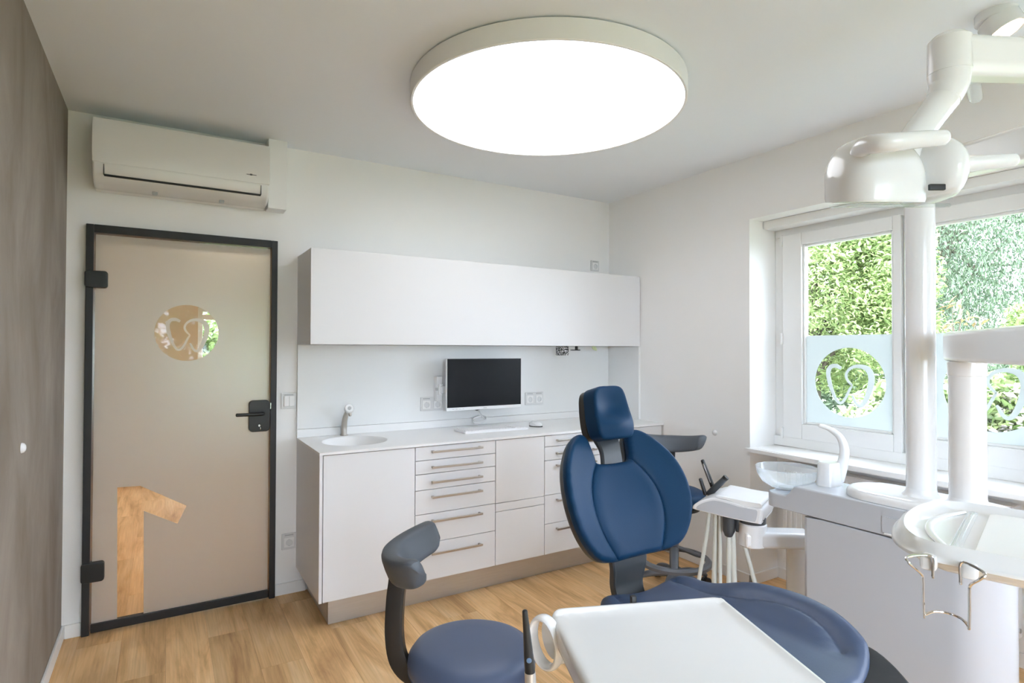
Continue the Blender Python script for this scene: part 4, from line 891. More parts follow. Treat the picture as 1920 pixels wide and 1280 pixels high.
lid = arc_pts(2.545, 1.255, 0.135, 0, 180, 14) + arc_pts(2.545, 0.955, 0.135, 180, 360, 20)
V, T = sheet(resample(lid, 0.02), (), 0.03, offsets=(0.003, 0.010, 0.022)); d = dist_poly(resample(lid, 0.02), V); er = 0.022
rnd = er * (1 - np.sqrt(np.maximum(0, 1 - (1 - np.minimum(d / er, 1)) ** 2)))
mk('top_lid', solid(V, T, lambda q: 0.882 - rnd, lambda q: np.full(len(q), 0.847)), M_white, un, off=True, sharp=60)
g = box(2.3992, 2.4008, 1.193, 1.1945, 0.742, 0.809); g = box(2.3992, 2.4008, 1.02, 1.1945, 0.808, 0.8095, bm=g); g = box(2.3992, 2.4008, 1.00, 1.3, 0.7295, 0.7312, bm=g)
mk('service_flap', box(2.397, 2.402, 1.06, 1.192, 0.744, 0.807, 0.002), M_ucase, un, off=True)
mk('flap_grip', box(2.392, 2.399, 1.13, 1.182, 0.738, 0.745, 0.002), M_white, un, off=True)
P1, P2 = (2.55, 1.12), (2.545, 0.965)
def post(c, r_, z1, par, name='post'):
    mk('post_foot', lathe([(r_ + 0.018, 0.880), (r_ + 0.010, 0.886), (r_ + 0.003, 0.896), (r_, 0.91)], 40, (*c, 0)), M_white, par, off=True)
    return mk(name, cyl(r_, 0.878, z1, c, 0.002, 48), M_white, par, off=True)
post(P1, 0.050, 2.10, un); post(P2, 0.057, 1.40, un)
# tray bar leaving post 2, ending in a drop post that carries the tray
dirv = Vector((-0.82, -0.57, 0)).normalized()
E0 = Vector((P2[0], P2[1], 1.465)); E1 = Vector((1.52, 0.22, 1.465))
def box_beam(a, b, w, h, r_=0.012, ext=0.0):
    a, b = Vector(a), Vector(b); t = (b - a).normalized(); s = t.cross(Vector((0, 0, 1))).normalized(); a = a - t * ext; b = b + t * ext
    u_ = s.cross(t)
    pr_ = rrect(-w / 2, w / 2, -h / 2, h / 2, r_, 5)
    return loft([[p + s * (x * k) + u_ * (y * k) for x, y in pr_] for p, k in ((a, 0.9), (a + t * 0.006, 1), (b - t * 0.006, 1), (b, 0.9))])
mk('tray_bar', box_beam(E0, E1, 0.118, 0.112, 0.018, 0.06), M_white, un, off=True)
mk('post_cap', cyl(0.0595, 1.355, 1.41, P2, 0.003, 48), M_white, un, off=True)
mk('drop_post', cyl(0.028, 1.115, 1.43, (1.52, 0.22), 0.003, 32), M_white, un, off=True)
# lamp arms
mk('lamp_arm', box_beam((P1[0], P1[1], 2.150), (2.44, 0.42, 2.150), 0.085, 0.115, 0.02, 0.05), M_white, un, off=True)
mk('arm_joint', cyl(0.062, 2.08, 2.31, (2.44, 0.42), 0.006, 40), M_white, un, off=True)

# ---------------------------------------------------------------- operating lamp
ol = root('operating_lamp', (1.506, 0.721, 1.80), 'white dental operating lamp head with handles on a jointed arm', 'operating lamp')
ER = Vector((0.857, -0.5155, 0)); EF = Vector((0.5155, 0.857, 0)); EZ = Vector((0, 0, 1)); OL = Vector((1.506, 0.721, 1.888)); PX = 1.4 / 1083.3
def lp(px, py, dep=0.0): return OL + ER * ((px - 1672) * PX) + EZ * ((318 - py) * PX) + EF * dep
mk('upper_arm', box_beam((2.44, 0.42, 2.250), lp(1788, 108), 0.088, 0.098, 0.03, 0.0), M_white, ol, off=True)
mk('elbow', cyl(0.0455, lp(0, 146).z, lp(0, 66).z, (lp(1782, 0).x, lp(1782, 0).y), 0.012, 40), M_white, ol, off=True)
mk('cover_strip', tube([lp(1812, 128), lp(1850, 118, 0.05), lp(1930, 128, 0.16)], [0.012, 0.018, 0.016], smooth=6), M_bowl, ol, off=True)
mk('swan_neck', tube([lp(1781, 138), lp(1780, 160), lp(1770, 185)], [0.0445, 0.0415, 0.036], smooth=6, seg=28, round_cap=False), M_white, ol, off=True)
mk('lower_arm', tube([lp(1771, 184), lp(1748, 215), lp(1722, 250), lp(1704, 282), lp(1698, 310)], [0.036, 0.034, 0.034, 0.036, 0.040], smooth=6, seg=28), M_white, ol, off=True)
secs = []; xa, xb = -0.143, 0.052
for i in range(31):
    t = i / 30; x = xa + (xb - xa) * (0.5 - 0.5 * math.cos(PI * t)); e = abs((x - (xa + xb) / 2) / ((xb - xa) / 2))
    dp = 0.085 * max(0.0, 1 - e ** 3.4) ** (1 / 2.2) + 0.006
    peak = 0.088 * math.sqrt(max(0.0, 1 - ((x + 0.045) / 0.1005) ** 2)) + 0.002
    zb, zw = -0.080, -0.010 - 0.030 * max(0, (x + 0.02) / 0.07) ** 2 - 0.03 * max(0, (-x - 0.10) / 0.043) ** 2; sec = []
    for q in range(25):                                   # flat underside, upright wall, domed top
        ang = PI - PI * q / 24; sec.append((dp * math.copysign(abs(math.cos(ang)) ** 0.8, math.cos(ang)), zw + peak * math.sin(ang) ** 0.8))
    sec += [(dp, zb + 0.008), (dp * 0.94, zb), (0, zb - 0.002), (-dp * 0.94, zb), (-dp, zb + 0.008)]
    secs.append([OL + ER * x + EF * y_ + EZ * (z_ + 0.24 * y_) for y_, z_ in sec])
mk('lamp_head', loft(secs), M_white, ol, off=True, sharp=50)
def blob(c, rx, ry, rz, n=28):
    nb = bmesh.new(); bmesh.ops.create_uvsphere(nb, u_segments=n, v_segments=16, radius=1)
    for v in nb.verts:
        p = v.co; v.co = c + ER * (p.x * rx) + EF * (p.y * ry) + EZ * (p.z * rz)
    return nb
lb_ = box(-0.110, 0.03, -0.060, 0.060, -0.090, -0.0815, 0.003); lb_ = box(0.055, 0.115, -0.060, 0.060, -0.089, -0.080, 0.003, bm=lb_)
mk('light_cover', xf(lb_, frame_mat(OL, ER, (EF + EZ * 0.24).normalized(), (EZ - EF * 0.24).normalized())), M_dglass, ol, off=True)
mk('sensor_window', xf(box(-0.022, 0.014, -0.1085, -0.100, -0.064, -0.050, 0.002), frame_mat(OL + ER * 0.045 + EF * 0.012 - EZ * 0.012, ER, EF, EZ)), M_blackp, ol, off=True)
mk('handle', tube([lp(1600, 300, -0.02), lp(1585, 296, -0.08), lp(1586, 305, -0.130), lp(1605, 307, -0.145), lp(1640, 303, -0.145), lp(1688, 298, -0.140)], [0.022, 0.022, 0.021, 0.020, 0.0185, 0.017], smooth=6, seg=22), M_white, ol, off=True)
mk('handle', tube([lp(1760, 318, -0.02), lp(1780, 314, -0.02), lp(1830, 312, -0.03), lp(1874, 310, -0.04)], [0.020, 0.0195, 0.0175, 0.0155], smooth=6, seg=22), M_white, ol, off=True)
nb = blob(lp(1740, 330, -0.005), 0.054, 0.105, 0.086)
for v in nb.verts:
    lz = v.co.z - OL.z
    if lz < -0.074: v.co.z = OL.z - 0.074 - 0.15 * (-0.074 - lz)
mk('side_lobe', nb, M_white, ol, off=True, sharp=50)

# ---------------------------------------------------------------- cup filler, bowl
cf = root('cup_filler', (2.60, 1.535, 0.846), 'white cup filler block with tall curved spout beside the bowl', 'cup filler')
mk('block', loft([[(2.565 + a * s, 1.495 + b * s, z) for a, b in rrect(-0.055, 0.055, -0.042, 0.042, 0.035)] for z, s in ((0.845, 1.05), (0.86, 1.0), (0.93, 0.92), (0.945, 0.88), (0.949, 0.8))]), M_white, cf, off=True)
mk('spout', tube([(2.600, 1.470, 0.865), (2.605, 1.460, 0.93), (2.610, 1.452, 1.00), (2.600, 1.466, 1.06), (2.575, 1.500, 1.095), (2.550, 1.530, 1.108)], [0.019, 0.023, 0.020, 0.015, 0.011, 0.008], smooth=8, seg=20), M_white, cf, off=True)
bw = root('spittoon_bowl', (2.52, 1.672, 0.797), 'frosted glass spittoon bowl at the end of the unit', 'bowl')
mk('glass', lathe([(0.03, 0.802), (0.07, 0.812), (0.105, 0.834), (0.126, 0.866), (0.134, 0.896), (0.137, 0.899), (0.139, 0.896), (0.131, 0.864), (0.110, 0.830), (0.072, 0.806), (0.03, 0.797)], 72, (2.52, 1.672, 0)), M_bowl, bw, off=True)
mk('drain_plug', cyl(0.035, 0.797, 0.808, (2.52, 1.672), 0.002, 32), M_lgrey, bw, off=True)

# ---------------------------------------------------------------- assistant element with suction hoses
AK = 1.13
def ak(p): return Vector((p[0] * AK, p[1] * AK, 1.45 + (p[2] - 1.45) * AK))
ae = root('assistant_element', tuple(ak((2.15, 1.72, 0.75))), 'white instrument element with pale hoses on a swivel arm', 'instrument element')
O = ak((2.131, 1.746, 0.80)); e2 = Vector((0.41, -0.91, 0)).normalized(); e1 = Vector((0.91, 0.41, 0)).normalized()   # e2 along the near edge, e1 away
AM = frame_mat(O, e2, e1, EZ)
# side profile along e2 (nose on the left), swept along e1
pf = [(-0.125, -0.078), (-0.118, -0.062), (-0.09, -0.040), (-0.05, -0.020), (-0.01, -0.010), (0.06, -0.016), (0.12, -0.027), (0.185, -0.030), (0.212, -0.034), (0.214, -0.062), (0.205, -0.100), (0.190, -0.106), (0.05, -0.100), (-0.08, -0.088), (-0.118, -0.084)]
pf = [(p.x, p.y) for p in catmull([(a, b, 0) for a, b in pf], 4, True)]
mk('body', xf(loft([[(a * k + 0.05 * (1 - k), y, b * k - 0.06 * (1 - k)) for a, b in pf] for y, k in ((-0.030, 0.90), (-0.027, 0.96), (-0.018, 1), (0.26, 1), (0.272, 0.97), (0.278, 0.9))]), AM), M_white, ae, off=True, sharp=50)
ins_ = [(a * 0.86 + 0.006, b * 0.78 - 0.014) for a, b in pf]
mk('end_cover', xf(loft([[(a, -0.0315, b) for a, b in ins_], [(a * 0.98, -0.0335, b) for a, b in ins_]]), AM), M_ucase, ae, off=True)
lidp = [(0.0, 0.004), (0.06, 0.001), (0.12, -0.004), (0.18, -0.006), (0.206, -0.008), (0.208, -0.024), (0.18, -0.027), (0.11, -0.024), (0.05, -0.010), (0.0, -0.006)]
lidp = [(p.x, p.y) for p in catmull([(a, b, 0) for a, b in lidp], 3, True)]
mk('lid', xf(loft([[(a, y, b + z) for a, b in lidp] for y, z in ((-0.022, -0.002), (-0.016, 0.001), (0.24, 0.001), (0.248, -0.002))]), AM), M_white, ae, off=True, sharp=50)
def aloc(a, b, c): return AM @ Vector((a, b, c))
mk('swivel_joint', tube([aloc(0.15, 0.06, -0.10), aloc(0.15, 0.06, -0.125)], 0.062, smooth=1, seg=36, round_cap=False), M_dgrey, ae, off=True)
mk('hose_socket', tube([aloc(0.045, 0.02, -0.095), aloc(0.045, 0.02, -0.175), aloc(0.045, 0.02, -0.195)], [0.031, 0.030, 0.022], smooth=1, seg=24), M_dgrey, ae, off=True)
mk('hose_socket', tube([aloc(0.085, 0.05, -0.095), aloc(0.085, 0.05, -0.170)], 0.022, smooth=1, seg=24), M_dgrey, ae, off=True)
aj = aloc(0.15, 0.06, -0.125)
mk('arm_hub', cyl(0.066, aj.z - 0.115, aj.z, (aj.x, aj.y), 0.006, 40), M_white, ae, off=True)
pe = Vector((2.70, 1.735, aj.z - 0.075))
mk('swivel_arm', box_beam((aj.x, aj.y, aj.z - 0.075), pe, 0.12, 0.078, 0.02, 0.05), M_white, ae, off=True)
mk('floor_post', cyl(0.052, 0.0, pe.z - 0.036, (pe.x, pe.y), 0.004, 40), M_white, ae, off=True)
# instruments standing in the element's front
def inst(a, b, ang, ln, r0, r1, m, name, label):
    p0 = aloc(a, b, -0.03); p1 = p0 + (e2 * math.sin(R(ang)) + EZ * math.cos(R(ang))) * ln
    it = root(name, tuple(p0), label, 'dental instrument')
    hb_ = mk('body', tube([p0, p0.lerp(p1, 0.5), p1], [r0, r0, r1], smooth=4, seg=18), m, it, off=True)
    return it, p0, p1
it, p0, p1 = inst(-0.075, 0.20, -22, 0.17, 0.012, 0.010, M_blackp, 'syringe_handpiece', 'slim black syringe handpiece leaning in the instrument element')
mk('steel_strip', tube([p0.lerp(p1, 0.3) - e1 * 0.010, p0.lerp(p1, 0.9) - e1 * 0.009], 0.004, smooth=1, seg=8), M_chrome, it, off=True)
it, p0, p1 = inst(-0.082, 0.12, 42, 0.125, 0.0165, 0.0145, M_dgrey, 'suction_handpiece', 'thick dark grey suction handpiece tilted right in the element')
mk('mouth', tube([p1 - (p1 - p0).normalized() * 0.004, p1 + (p1 - p0).normalized() * 0.011], [0.0155, 0.0155], smooth=1, seg=20, round_cap=False), M_blackp, it, off=True)
it, p0, p1 = inst(-0.095, 0.10, -18, 0.075, 0.010, 0.009, M_blackp, 'saliva_ejector', 'short black saliva ejector at the left of the element')
mk('tip_cap', tube([p1, p1 + (p1 - p0).normalized() * 0.006], 0.0095, smooth=1, seg=16), M_dgrey, it, off=True)
for i, (a, b, r_, sway, end) in enumerate(((-0.06, 0.05, 0.010, -0.06, (2.50, 2.02)), (-0.025, 0.05, 0.015, -0.01, (2.54, 1.98)), (0.0, 0.03, 0.009, 0.0, (2.56, 1.94)), (0.045, 0.02, 0.012, 0.0, (2.57, 1.93)), (0.06, 0.03, 0.014, 0.01, (2.60, 1.90)), (0.085, 0.05, 0.011, 0.10, (2.68, 1.86)))):
    q = aloc(a, b, -0.095 if i < 3 else -0.165); hz = 0.02 + r_
    s_ = q + e2 * sway * 0.8
    pth = [q, Vector((q.x, q.y, 0.48)) + e2 * sway * 0.25, Vector((q.x, q.y, 0.25)) + e2 * sway * 0.9, Vector((q.x, q.y, 0.08)) + e2 * sway * 1.3 + e1 * 0.01, Vector((q.x, q.y, hz)) + e2 * (sway * 1.2 + 0.03) + e1 * 0.05, Vector((2.66, 1.70 + 0.012 * i, hz)) ]
    hs = mk('hose', tube(pth, r_, smooth=10, seg=14), M_hose, ae, off=True)

# ---------------------------------------------------------------- right instrument tray with wire holder
ty = root('instrument_tray', (1.35, 0.35, 1.07), 'white tray with clear glass inlay and raised rounded rim', 'tray')
t1 = Vector((0.963, 0.27, 0)).normalized(); t2 = Vector((0.27, -0.963, 0)).normalized(); TO = Vector((1.093, 0.533, 1.099))
TM = frame_mat(TO, t1, -t2, EZ)       # local x: near edge -> far edge, local y: towards the far end (left end of the photo)
W_, LN = 0.41, 0.62
to = [(0.0, -LN), (0.03, -LN - 0.03), (W_ - 0.03, -LN - 0.03), (W_, -LN), (W_, -0.10), (W_ - 0.006, -0.055), (W_ - 0.03, -0.018), (W_ - 0.10, 0.012), (W_ / 2, 0.024), (0.10, 0.012), (0.03, -0.018), (0.006, -0.055), (0.0, -0.10)]
to = resample([(p.x, p.y) for p in catmull([(a, b, 0) for a, b in to], 4, True)], 0.02)
V, T = sheet(to, (), 0.02, offsets=(0.002, 0.006, 0.012, 0.020, 0.030))
d = dist_poly(to, V)
rim = 0.012 * np.exp(-((d - 0.018) / 0.010) ** 2)
tt = 0.012 * smooth01(0.0, 0.018, d) + rim - 0.004 * smooth01(0.02, 0.034, d)
groove = 0.0
mk('body', xf(solid(V, T, lambda q: tt, lambda q: -0.030 + 0.026 * (1 - smooth01(0, 0.05, dist_poly(to, q)))), TM), M_white, ty, off=True, sharp=70)
gl = rrect(0.045, W_ - 0.045, -LN + 0.02, -0.115, 0.015)
mk('glass_inlay', xf(plate(gl, 0.0085, 0.0125, bev=0.001), TM), M_core, ty, off=True)
for xx, yy in ((0.0, -0.045), (0.0, 0.0)):
    pass
mk('end_groove', xf(tube([(0.06, -0.088, 0.010), (0.15, -0.088, 0.010), (0.25, -0.088, 0.010), (W_ - 0.06, -0.088, 0.010)], 0.009, smooth=4, seg=14, sec=(0.5, 1)), TM), M_bowl, ty, off=True)
mk('end_ridge', xf(tube([(0.06, -0.072, 0.010), (0.13, -0.045, 0.010), (W_ / 2, -0.034, 0.010), (W_ - 0.13, -0.045, 0.010), (W_ - 0.06, -0.072, 0.010)], 0.007, smooth=6, seg=12, sec=(0.5, 1)), TM), M_white, ty, off=True)
for yy in (-0.058, -0.112): mk('rim_notch', xf(box(-0.006, 0.02, yy - 0.012, yy + 0.012, -0.020, 0.006, 0.006), TM), M_white, ty, off=True)
wh = root('wire_holder', tuple(TM @ Vector((-0.01, -0.14, -0.1))), 'bent chrome wire cup holder hanging on the tray edge', 'wire holder')
ya, yb_ = -0.045, -0.122
w_ = [(-0.008, ya - 0.020, -0.028), (-0.009, ya - 0.020, 0.004), (-0.012, ya - 0.010, 0.008), (-0.030, ya + 0.012, 0.004), (-0.036, ya + 0.008, -0.004), (-0.020, ya - 0.006, -0.022), (-0.018, ya - 0.008, -0.034), (-0.018, ya - 0.008, -0.06), (-0.018, ya - 0.009, -0.094)]
w2_ = [(x, ya + yb_ - y, z) for x, y, z in w_][::-1]
wire = tube([TM @ Vector(p) for p in w_], 0.0022, smooth=6, seg=8); wire = tube([TM @ Vector(p) for p in w2_], 0.0022, smooth=6, seg=8, bm=wire)
wire = tube([TM @ Vector(p) for p in ((-0.018, ya - 0.010, -0.089), (0.000, ya - 0.020, -0.087), (0.010, (ya + yb_) / 2, -0.087), (0.000, yb_ + 0.020, -0.087), (-0.018, yb_ + 0.010, -0.089))], 0.0022, smooth=8, seg=8, bm=wire)
mk('wire', wire, M_chrome, wh, off=True)

# ---------------------------------------------------------------- white instrument table in the foreground
tb = root('instrument_table', (0.86, 0.72, 0), 'white rectangular instrument table in the foreground', 'instrument table')
ea = Vector((0.93, -0.367, 0)).normalized(); eb = Vector((0.367, 0.93, 0)).normalized()      # ea along the far edge, eb away from the camera
BO = Vector((0.774, 1.105, 0.83)); BM = frame_mat(BO, ea, eb, EZ)
so2 = rrect(0.0, 0.445, -0.46, 0.03, 0.03, 6); so2 = resample(so2, 0.02)
V, T = sheet(so2, (), 0.03, offsets=(0.002, 0.006, 0.012, 0.022))
d = dist_poly(so2, V); rnd = 0.012 * (1 - np.sqrt(np.maximum(0, 1 - (1 - np.minimum(d / 0.012, 1)) ** 2)))
far = 0.010 * smooth01(0.004, 0.026, V[:, 1]) + 0.006 * smooth01(0.425, 0.440, V[:, 0])
mk('top', xf(solid(V, T, lambda q: far - rnd, lambda q: -0.055 + rnd * 1.5), BM), M_white, tb, off=True, sharp=60)
# oval grip ring at the far left corner
hb2 = B(); rings = []
for i in range(40):
    a = 2 * PI * i / 40; ct, st = math.cos(a), math.sin(a); c = Vector((0, 0.038 * ct, 0.054 * st)); nrm = Vector((0, ct * 1.0, st * 0.8)).normalized()
    rings.append([c + nrm * (0.007 * math.cos(2 * PI * k / 14)) + Vector((0.016 * math.sin(2 * PI * k / 14), 0, 0)) for k in range(14)])
loft(rings, bm=hb2, loop=True); hg = Matrix.Translation((-0.016, -0.012, -0.050)) @ Matrix.Rotation(R(38), 4, 'Z') @ Matrix.Rotation(R(-12), 4, 'X')
mk('grip_ring', xf(hb2, BM @ hg), M_white, tb, off=True)
V, T = sheet([(0.030 * math.cos(t), 0.047 * math.sin(t)) for t in np.linspace(0, 2 * PI, 40, endpoint=False)], (), 0.012)
mk('grip_panel', xf(solid(V, T, lambda q: np.full(len(q), 0.004), lambda q: np.full(len(q), 0.0)), BM @ hg @ Matrix.Translation((0.022, 0, 0)) @ Matrix(((0, 0, 1, 0), (1, 0, 0, 0), (0, 1, 0, 0), (0, 0, 0, 1)))), M_core, tb, off=True)
mk('corner_boss', xf(loft([[(x, 0.030 * s * math.cos(t) - 0.004, -0.056 + 0.042 * s * math.sin(t)) for t in np.linspace(0, 2 * PI, 32, endpoint=False)] for x, s in ((0.012, 1.1), (0.016, 1.15), (0.04, 1.1), (0.065, 0.85))]), BM), M_white, tb, off=True)
tc_ = BM @ Vector((0.22, -0.22, 0))
mk('column', cyl(0.032, 0.045, 0.778, (tc_.x, tc_.y), 0.004, 36), M_white, tb, off=True)
mk('floor_base', plate([(tc_.x + a, tc_.y + b) for a, b in rrect(-0.19, 0.19, -0.19, 0.19, 0.08)], 0.0, 0.05, bev=0.012), M_dgrey, tb, off=True)
mk('edge_clip', xf(box(0.205, 0.218, 0.026, 0.040, -0.01, 0.022, 0.002), BM), M_blackp, tb, off=True)
hd = root('foreground_handpiece', (0.56, 0.84, 0.80), 'upright black handpiece with blue button and metal base', 'dental instrument')
hp0, hp1, hp2, hp3 = Vector((0.539, 0.850, 0.997)), Vector((0.5455, 0.8475, 0.920)), Vector((0.5475, 0.8465, 0.892)), Vector((0.553, 0.844, 0.79))
mk('grip', tube([hp2, hp1, hp1.lerp(hp0, 0.55), hp0], [0.0092, 0.0085, 0.0062, 0.0046], smooth=6, seg=20), M_blackp, hd, off=True)
mk('metal_sleeve', tube([hp3, hp3.lerp(hp2, 0.6), hp2], [0.0105, 0.0100, 0.0096], smooth=4, seg=24, round_cap=False), M_steel, hd, off=True)
bmx = lathe([(0, 0.0012), (0.004, 0.0008), (0.0046, 0), (0, 0)], 24); 
mk('button', xf(bmx, frame_mat(hp1.lerp(hp2, 0.15) - EF * 0.0083, ER, EZ, -EF)), M_btn, hd, off=True)
# cradle that carries the handpiece, fixed to the table's side
cr_a = Vector((0.553, 0.844, 0.80)); cr_b = BM @ Vector((0.02, -0.30, -0.04))
mk('cradle_arm', tube([cr_a + Vector((0, 0, -0.02)), cr_a + Vector((0.03, -0.01, -0.03)), cr_b], [0.014, 0.012, 0.012], smooth=6, seg=16), M_white, hd, off=True)

# ---------------------------------------------------------------- radiator in the niche
rdr = root('radiator', (3.33, 1.6, 0.14), 'flat white panel radiator in the niche below the window', 'radiator')
mk('rear_panel', box(3.335, 3.352, 1.075, 2.19, 0.155, 0.74, 0.004), M_rad, rdr, off=True)
fpn = box(3.268, 3.280, 1.075, 2.19, 0.150, 0.745, 0.004)
mk('front_panel', fpn, M_rad, rdr, off=True)
for i in range(33): mk('rib', box(3.262, 3.270, 1.105 + i * 0.0333, 1.122 + i * 0.0333, 0.175, 0.72, 0.003, 1), M_rad, rdr, off=True)
for y0 in (1.066, 2.188): mk('side_cover', box(3.268, 3.352, y0, y0 + 0.011, 0.150, 0.748, 0.003), M_rad, rdr, off=True)
mk('top_grille', box(3.268, 3.352, 1.077, 2.188, 0.744, 0.750, 0.002), M_rad, rdr, off=True)
mk('vent_plug', xf(cyl(0.011, 0, 0.01, bev=0.002, seg=20), Matrix.Translation((3.31, 1.067, 0.19)) @ Matrix.Rotation(R(90), 4, 'X')), M_chrome, rdr, off=True)
for y0 in (1.25, 2.02): mk('wall_bracket', box(3.352, 3.381, y0, y0 + 0.03, 0.3, 0.6), M_rad, rdr, off=True)

# ---------------------------------------------------------------- the garden
gd = mk('ground', box(XO + 0.01, 40, -25, 40, -0.75, -0.55), M_grass, smooth=False); tag(gd, 'green lawn of the garden outside the window', 'lawn', kind='structure')
gd3 = mk('ground', box(-20, XO + 0.01, -30, YF - 0.31, -0.75, -0.55), M_grass, smooth=False); tag(gd3, 'green lawn behind the added camera side window', 'lawn', kind='structure')
gd2 = mk('ground', box(-12, XO + 0.01, HY + 0.26, 40, -0.75, -0.55), M_grass, smooth=False); tag(gd2, 'green lawn beyond the hallway window', 'lawn', kind='structure')
def leaves(cent, size, squash=0.42, droop=0.3, ground=-0.5):
    """one bent leaf (two triangles pairs) per centre"""
    n = len(cent)
    az = np.random.rand(n) * 2 * PI; el = np.random.randn(n) * 0.5 - droop
    d = np.stack([np.cos(az) * np.cos(el), np.sin(az) * np.cos(el), np.sin(el)], 1)
    up_ = np.random.randn(n, 3) * 0.5 + np.array([0, 0, 1.0]); s = np.cross(d, up_); s /= np.linalg.norm(s, axis=1)[:, None] + 1e-9; nn = np.cross(s, d)
    L_ = size * (0.65 + 0.7 * np.random.rand(n))[:, None]; w = L_ * squash
    a = cent - d * L_ * 0.5; b = cent + s * w * 0.5 + nn * L_ * 0.06; c = cent + d * L_ * 0.5 - nn * L_ * 0.08; e = cent - s * w * 0.5 + nn * L_ * 0.06
    V = np.stack([a, b, c, e], 1).reshape(-1, 3); V[:, 2] = np.maximum(V[:, 2], ground)
    I = np.arange(n)[:, None] * 4; F_ = np.concatenate([I + np.array([[0, 1, 2]]), I + np.array([[0, 2, 3]])], 0)
    return V.tolist(), [], F_.tolist()
def crown(c, rad, n, nb=26, tight=0.33, floor_z=-0.45):
    c = np.array(c); rad = np.array(rad)
    u = np.random.randn(nb, 3); u /= np.linalg.norm(u, axis=1)[:, None]; bl = c + u * rad * (0.45 + 0.5 * np.random.rand(nb, 1))
    bl = np.concatenate([bl, c[None]], 0)
    k = np.random.randint(0, len(bl), n); q = np.random.randn(n, 3); q /= np.linalg.norm(q, axis=1)[:, None]
    p = bl[k] + q * rad * tight * (0.6 + 0.45 * np.random.rand(n, 1))
    p[:, 2] = np.maximum(p[:, 2], floor_z + np.random.rand(n) * 0.1)
    return p, bl
def plant(name, base, c, rad, n, size, m, label, cat, group=None, nb=26, tight=0.33, trunk=0.08, droop=0.3, squash=0.42, flowers=None, group_pts=None, hang=False):
    o = root(name, base, label, cat, group or {'garden_tree': 'garden trees', 'garden_shrub': 'garden shrubs', 'flowering_bush': 'flowering bushes'}.get(name))
    p, bl = crown(c, rad, n, nb, tight)
    if hang:
        k = np.random.rand(n); p[:, 2] -= k * 1.1 * np.abs(np.sin(p[:, 0] * 5 + p[:, 1] * 7))
        p[:, 0] += 0.12 * np.round(p[:, 0] * 3) * 0; 
    bs = np.array(base)
    v, e, f_ = leaves(p - bs, size, squash, droop, ground=0.02)
    tag(mk('foliage', (v, e, f_), m, o, smooth=False), kind='stuff')
    tp = [Vector((0, 0, 0)), Vector((0.05, 0.03, (c[2] - bs[2]) * 0.5)), Vector(np.array(c) - bs)]
    t_ = tube(tp, [trunk, trunk * 0.8, trunk * 0.4], smooth=5, seg=10)
    for b in bl[:14]:
        q = Vector(b - bs); s0 = tp[1].lerp(tp[2], random.random() * 0.8); t_ = tube([s0, s0.lerp(q, 0.5) + Vector((0, 0, 0.08)), q], [trunk * 0.4, trunk * 0.25, trunk * 0.1], smooth=4, seg=6, bm=t_)
    mk('trunk', t_, M_bark, o)
    if flowers:
        nf, sz, fm = flowers
        pk = p[np.argsort(-(p[:, 2] + 0.6 * (c[0] - p[:, 0])))[: int(len(p) * 0.5)]]
        hd_ = pk[np.random.choice(len(pk), nf, replace=False)]; hd_[:, 2] += 0.03
        q = np.repeat(hd_, 30, 0) + np.random.randn(nf * 30, 3) * np.array([0.045, 0.045, 0.025])
        v, e, f_ = leaves(q - bs, sz, 0.8, 0.0, 0.02)
        tag(mk('blossom', (v, e, f_), fm, o, smooth=False), kind='stuff')
    return o
GZ = -0.55
plant('garden_tree', (7.8, 4.75, GZ), (7.8, 4.75, 2.5), (1.6, 1.35, 2.1), 80000, 0.07, M_leafA, 'fresh green leafy tree filling the left window pane', 'tree', nb=44, tight=0.28, trunk=0.10)
plant('garden_tree', (12.0, 4.9, GZ), (12.0, 4.9, 3.9), (1.6, 2.1, 3.2), 70000, 0.075, M_leafB, 'tall blue-green drooping tree behind the right window pane', 'tree', nb=60, tight=0.24, trunk=0.14, hang=True, droop=0.9, squash=0.3)
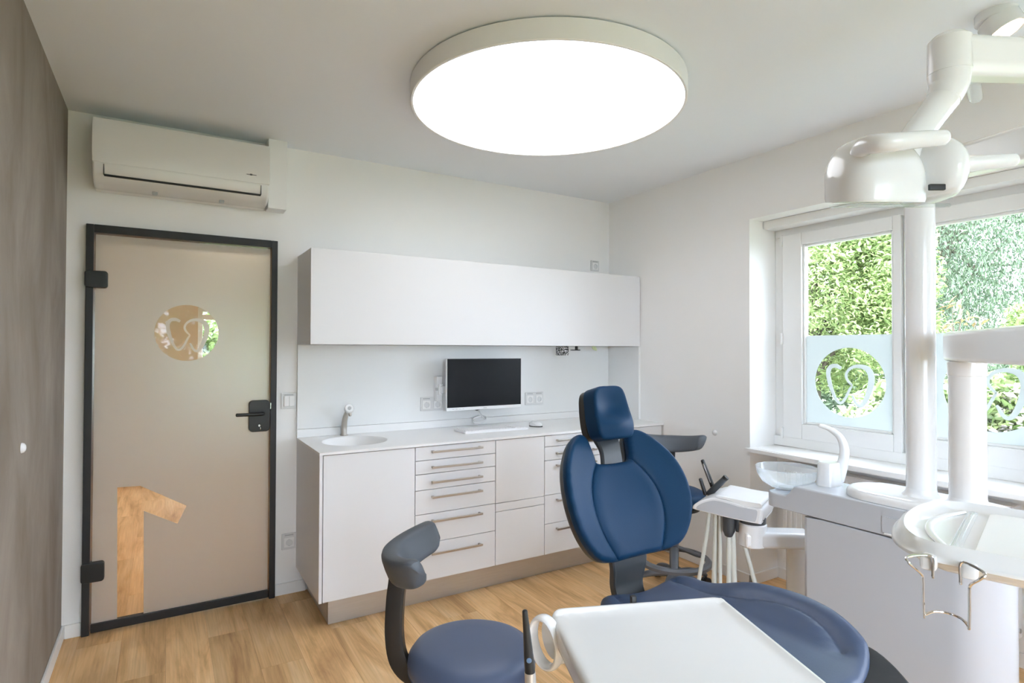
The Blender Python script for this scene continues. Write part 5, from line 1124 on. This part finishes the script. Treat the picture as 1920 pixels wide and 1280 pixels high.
plant('garden_shrub', (8.0, 1.95, GZ), (8.0, 1.95, 1.5), (0.8, 0.75, 1.1), 30000, 0.065, M_leafA, 'light green shrub at the right edge of the window', 'shrub', nb=26, tight=0.30, trunk=0.05)
plant('flowering_bush', (5.6, 2.15, GZ), (5.6, 2.15, 0.48), (0.75, 1.25, 0.74), 18000, 0.09, M_leafC, 'bush with pale pink blossoms close outside the window', 'bush', nb=30, tight=0.3, trunk=0.04, squash=0.6, flowers=(190, 0.045, M_petal))
plant('flowering_bush', (5.0, 3.95, GZ), (5.0, 3.95, 0.10), (0.55, 0.45, 0.55), 5000, 0.12, M_leafC, 'low green bush left of the blossoming bush', 'bush', nb=18, tight=0.33, trunk=0.03, squash=0.6, flowers=(20, 0.045, M_petal))
plant('young_rose_shoot', (6.95, 2.75, GZ), (6.95, 2.75, 1.70), (0.10, 0.25, 0.42), 70, 0.09, M_tipleaf, 'thin young shoot with reddish leaves above the blossoms', 'shrub', nb=10, tight=0.4, trunk=0.02)
plant('hedge', (15.5, 6.5, GZ), (15.5, 6.5, 0.7), (1.0, 6.0, 1.5), 16000, 0.2, M_leafB, 'long dark green hedge at the back of the garden', 'hedge', nb=70, tight=0.26, trunk=0.08)
plant('garden_tree', (9.5, 9.6, GZ), (9.5, 9.6, 2.8), (1.6, 1.8, 2.4), 14000, 0.17, M_leafA, 'green tree at the far left of the garden', 'tree', nb=40, tight=0.28, trunk=0.12)
plant('garden_tree', (1.6, -9.5, GZ), (1.6, -9.5, 1.6), (2.2, 1.2, 1.9), 9000, 0.22, M_leafA, 'green tree in the garden behind the camera', 'tree', nb=34, tight=0.3, trunk=0.1)
plant('garden_shrub', (1.0, 11.2, GZ), (1.0, 11.2, 1.2), (1.3, 0.9, 1.5), 9000, 0.15, M_leafA, 'dark green shrub seen through the hallway window', 'shrub', nb=30, tight=0.3, trunk=0.06)
plant('flowering_bush', (0.7, 9.3, GZ), (0.7, 9.3, 0.55), (0.8, 0.5, 0.7), 4000, 0.10, M_leafC, 'blossoming bush just outside the hallway window', 'bush', nb=18, tight=0.3, trunk=0.04, squash=0.6, flowers=(30, 0.05, M_petal))
